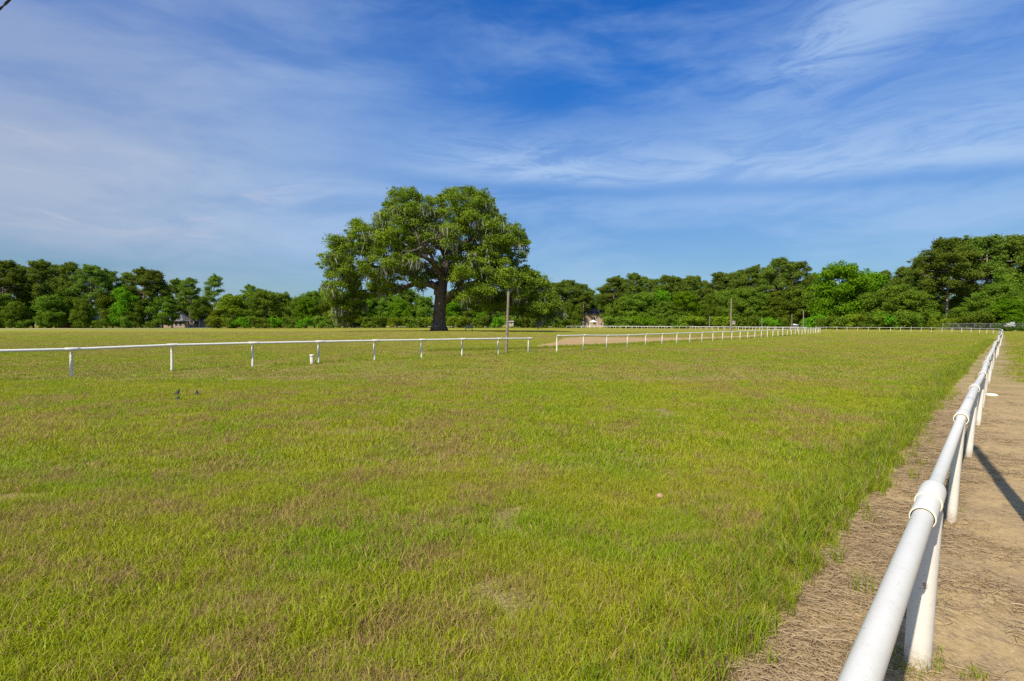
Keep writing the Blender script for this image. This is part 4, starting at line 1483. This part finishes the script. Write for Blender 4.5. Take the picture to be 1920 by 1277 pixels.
    # grey moss hanging below the sprays
    V, Q = [], []
    for c_ in cl_:
        if r.uniform() < 0.66:
            continue
        for _ in range(int(r.integers(8, 26))):
            a = r.uniform(0, 6.28)
            rr_ = math.sqrt(r.uniform()) * c_[3]
            x, y = c_[0] + math.cos(a) * rr_, c_[1] + math.sin(a) * rr_
            z = c_[2] - c_[5] * r.uniform(-0.3, 0.7)
            ln = r.uniform(0.5, 2.1)
            w = r.uniform(0.05, 0.16)
            b_ = r.uniform(0, 3.14)
            ux, uy = math.cos(b_) * w, math.sin(b_) * w
            sx, sy = r.normal(size=2) * 0.22
            k = len(V)
            z2 = max(z - ln, 0.15)
            V += [(x - ux, y - uy, z), (x + ux, y + uy, z), (x + ux * 0.8 + sx, y + uy * 0.8 + sy, (z + z2) / 2), (x - ux * 0.8 + sx, y - uy * 0.8 + sy, (z + z2) / 2),
                  (x + ux * 0.15 + sx * 2, y + uy * 0.15 + sy * 2, z2), (x - ux * 0.15 + sx * 2, y - uy * 0.15 + sy * 2, z2)]
            Q += [(k, k + 1, k + 2, k + 3), (k + 3, k + 2, k + 4, k + 5)]
    obj("moss", mesh_from("moss", V, None, Q, (M_moss,), False), t)


oak()

# bench under the oak
x, z = (879 - 960) / F * 114.0, 114.0
t = thing("bench", "dark metal bench standing in the shade right of the oak's trunk", "bench", (x, z, float(gz(x, z))), R(10))
for s in (-1, 1):
    m = MB()
    m.tube([(s * 0.7, -0.55, 0.0), (s * 0.7, -0.1, 0.55), (s * 0.7, 0.12, 1.25)], 0.05, 8)
    m.tube([(s * 0.7, 0.45, 0.0), (s * 0.7, 0.0, 0.7)], 0.05, 8)
    obj("leg", m.mesh("leg", M_dark, True), t)
m = MB()
for k in range(4):
    m.box((-0.75, -0.42 + 0.13 * k, 0.45), (0.75, -0.33 + 0.13 * k, 0.49))
obj("seat", m.mesh("seat", M_dark), t)
m = MB()
for k in range(4):
    m.box((-0.75, 0.02 + 0.03 * k, 0.62 + 0.16 * k), (0.75, 0.05 + 0.03 * k, 0.74 + 0.16 * k))
obj("backrest", m.mesh("backrest", M_dark), t)

# ------------------------------------------------------------------ houses beyond the trees
M_roof = simple("grey_shingle", (0.13, 0.13, 0.138), 0.9, 0.2, 1.5)
M_roof_d = simple("dark_shingle", (0.12, 0.13, 0.145), 0.9, 0.2, 1.5)
M_brickr = simple("red_brick", (0.36, 0.085, 0.065), 0.9, 0.2, 2.0)
M_brickt = simple("tan_brick", (0.33, 0.25, 0.18), 0.9, 0.15, 2.0)
M_peach = simple("peach_brick", (0.34, 0.245, 0.175), 0.9, 0.12, 2.0)
M_trim = simple("white_trim", (0.55, 0.54, 0.51), 0.6, 0.05)
M_glass = simple("window_glass", (0.03, 0.04, 0.05), 0.12, 0.1, 1.0, 0.6)


def hip(lo, hi, z0, z1, ridge):
    """hipped roof over a rectangle with a ridge along x"""
    (a, b_), (c_, d) = lo, hi
    my = (b_ + d) / 2
    m = MB()
    m.add([(a, b_, z0), (c_, b_, z0), (c_, d, z0), (a, d, z0), (a + ridge, my, z1), (c_ - ridge, my, z1)],
          [(0, 1, 5, 4), (1, 2, 5), (2, 3, 4, 5), (3, 0, 4), (0, 3, 2, 1)])
    return m


def window(parent, x, y, z, w, h):
    f = obj("window", MB().box((x - w / 2, y - 0.08, z), (x + w / 2, y - 0.004, z + h)).mesh("window", M_trim), parent)
    obj("pane", MB().box((x - w / 2 + 0.12, y - 0.10, z + 0.12), (x + w / 2 - 0.12, y - 0.083, z + h - 0.12)).mesh("pane", M_glass), f)


def place(px, z):
    return ((px - 960) / F * z, z, 0)


hz = 285.0
k = hz / F
t = thing("house", "low house with a grey hipped roof among the left trees", "house", place(329, hz))
obj("wall", MB().box((-14, 0, 0), (17, 12, 3.3)).mesh("wall", M_brickt), t)
rf = obj("roof", hip((-15, -1.2), (4.8, 13), 3.303, 8.2, 5.5).mesh("roof", M_roof), t)
obj("roof", hip((4.805, -0.6), (18, 12.5), 3.303, 5.6, 4.0).mesh("roof", M_roof), t)
for xx in (-11.5, -9.2, -6.9, 0.5, 2.6):
    window(t, xx, 0, 0.8, 1.7, 2.0)
obj("door", MB().box((-2.2, -0.07, 0), (-1.1, -0.004, 2.2)).mesh("door", M_glass), t)
for xx in (6.5, 9.5, 12.5):
    obj("porch_post", MB().box((xx - 0.22, -0.55, 0), (xx + 0.22, -0.1, 3.3)).mesh("porch_post", M_trim), t)

t = thing("house", "red brick house half hidden behind the trees at far left", "house", place(140, 280))
obj("wall", MB().box((-10, 0, 0), (7.4, 9, 4.2)).mesh("wall", M_brickr), t)
obj("roof", hip((-10.8, -0.8), (8.2, 9.8), 4.203, 7.2, 4.0).mesh("roof", M_roof_d), t)
for xx in (-7, -3, 1):
    window(t, xx, 0, 1.0, 1.5, 1.8)

hz = 320.0
t = thing("house", "two storey peach brick house with dark hipped roof right of the oak", "house", place(1116, hz))
obj("wall", MB().box((-5.8, 0, 0), (6.5, 10, 7.6)).mesh("wall", M_peach), t)
rf = obj("roof", hip((-6.4, -0.7), (7.1, 10.7), 7.603, 10.6, 4.0).mesh("roof", M_roof_d), t)
obj("chimney", MB().box((-3.2, 3.5, 8.2), (-2.2, 4.5, 11.6)).mesh("chimney", M_brickt), rf)
m = MB().add([(3.6, -1.2, 8.0), (7.4, -1.2, 8.0), (7.4, 2.6, 8.0), (3.6, 2.6, 8.0), (5.5, 0.7, 12.3)], [(0, 1, 4), (1, 2, 4), (2, 3, 4), (3, 0, 4), (0, 3, 2, 1)])
obj("turret_roof", m.mesh("turret_roof", M_roof), t)
for xx in (-0.6, 0.9, 3.4, 5.2):
    window(t, xx, 0, 4.7, 0.9, 1.7)
for xx in (-4, 3.4, 5.2):
    window(t, xx, 0, 1.0, 1.0, 1.8)

t = thing("gazebo", "white roofed gazebo in front of the peach house", "gazebo", place(1112, 300))
m = MB().add([(-2.2, -2.0, 2.9), (2.2, -2.0, 2.9), (2.2, 2.0, 2.9), (-2.2, 2.0, 2.9), (0, 0, 4.2)], [(0, 1, 4), (1, 2, 4), (2, 3, 4), (3, 0, 4), (0, 3, 2, 1)])
obj("roof", m.mesh("roof", M_trim), t)
for sx in (-1, 1):
    for sy in (-1, 1):
        obj("post", MB().box((sx * 1.8 - 0.12, sy * 1.6 - 0.12, 0), (sx * 1.8 + 0.12, sy * 1.6 + 0.12, 2.895)).mesh("post", M_trim), t)

t = thing("shed", "small shed with a pale roof left of the peach house", "shed", place(1088, 300))
obj("wall", MB().box((-1.9, 0, 0), (1.9, 3, 2.6)).mesh("wall", M_roof_d), t)
obj("roof", hip((-2.3, -0.4), (2.3, 3.4), 2.603, 4.0, 1.6).mesh("roof", M_roof), t)

t = thing("shed", "low pale shed behind the pair of thin poles", "shed", place(1491, 222))
obj("wall", MB().box((-1.2, 0, 0), (1.2, 3, 1.4)).mesh("wall", M_roof), t)
obj("roof", hip((-1.4, -0.3), (1.4, 3.3), 1.403, 1.9, 0.8).mesh("roof", M_trim), t)

# hedge, chain link fence and white flowering bush at the right
M_hedge = leaf_material("hedge_leaves", (0.030, 0.060, 0.008), (0.085, 0.130, 0.014), 0.2)
r = np.random.default_rng(66)
cl_ = []
for i in range(90):
    xx = r.uniform(0, 16)
    z = r.uniform(0.15, 0.95) if xx > 1.6 else r.uniform(0.15, 1.5)
    cl_.append((xx, r.uniform(-0.8, 0.8), z, 0.5, 0.5, 0.38))
hx, hz_, _ = place(1866, 140)
o = obj("hedge", crown_mesh("hedge", clump_leaves(cl_, 330, 0.2, 0.13, r, 0.4, 0.4, 0.5), M_hedge), None, (hx, hz_, 0))
tag(o, "low dark clipped hedge behind the bend of the near rail", "hedge")

M_galv = simple("galvanised_metal", (0.20, 0.205, 0.215), 0.6, 0.1, 3.0, 0.3, metal=0.3)
fx, fz, _ = place(1768, 158)
t = thing("chain_link_fence", "grey chain link fence between the rail bend and the right hand trees", "fence", (fx, fz, 0), R(-4))
m = MB()
L_, top = 34.0, 1.9
step = 0.30
nn = int(L_ / step)
for i in range(nn):
    for s in (1, -1):
        x0 = i * step
        x1 = x0 + s * top
        if 0 <= x1 <= L_:
            m.tube([(x0, 0, 0.03), (x1, 0, top)], 0.007, 3, False)
obj("mesh", m.mesh("mesh", M_galv), t)
obj("top_rail", MB().tube([(0, 0, top + 0.03), (L_, 0, top + 0.03)], 0.035, 8).mesh("top_rail", M_galv, True), t)
pm = MB().tube([(0, 0.06, -0.2), (0, 0.06, top + 0.12)], 0.045, 8).mesh("post", M_galv, True)
for i in range(9):
    obj("post", pm, t, (i * L_ / 8, 0, 0))

M_white = leaf_material("white_blossom", (0.55, 0.55, 0.52), (0.80, 0.80, 0.78), 0.3, 0.0)
r = np.random.default_rng(67)
cl_ = [(r.normal() * 0.42, r.normal() * 0.4, 1.35 + abs(r.normal()) * 0.40, 0.34, 0.34, 0.3) for _ in range(26)]
bx_, bz_, _ = place(1893.5, 150)
t = thing("flowering_bush", "bright white flowering bush behind the dark hedge", "bush", (bx_, bz_, 0))
obj("blossom", crown_mesh("blossom", clump_leaves(cl_, 420, 0.16, 0.12, r, 0.3, 0.3, 0.6), M_white), t)
m = MB()
for a in range(5):
    m.tube([(0, 0, -0.1), (0.25 * math.cos(a * 1.26), 0.25 * math.sin(a * 1.26), 0.6), (0.4 * math.cos(a * 1.26), 0.4 * math.sin(a * 1.26), 1.0)], [0.05, 0.04, 0.02], 6)
obj("stems", m.mesh("stems", M_bark, True), t)
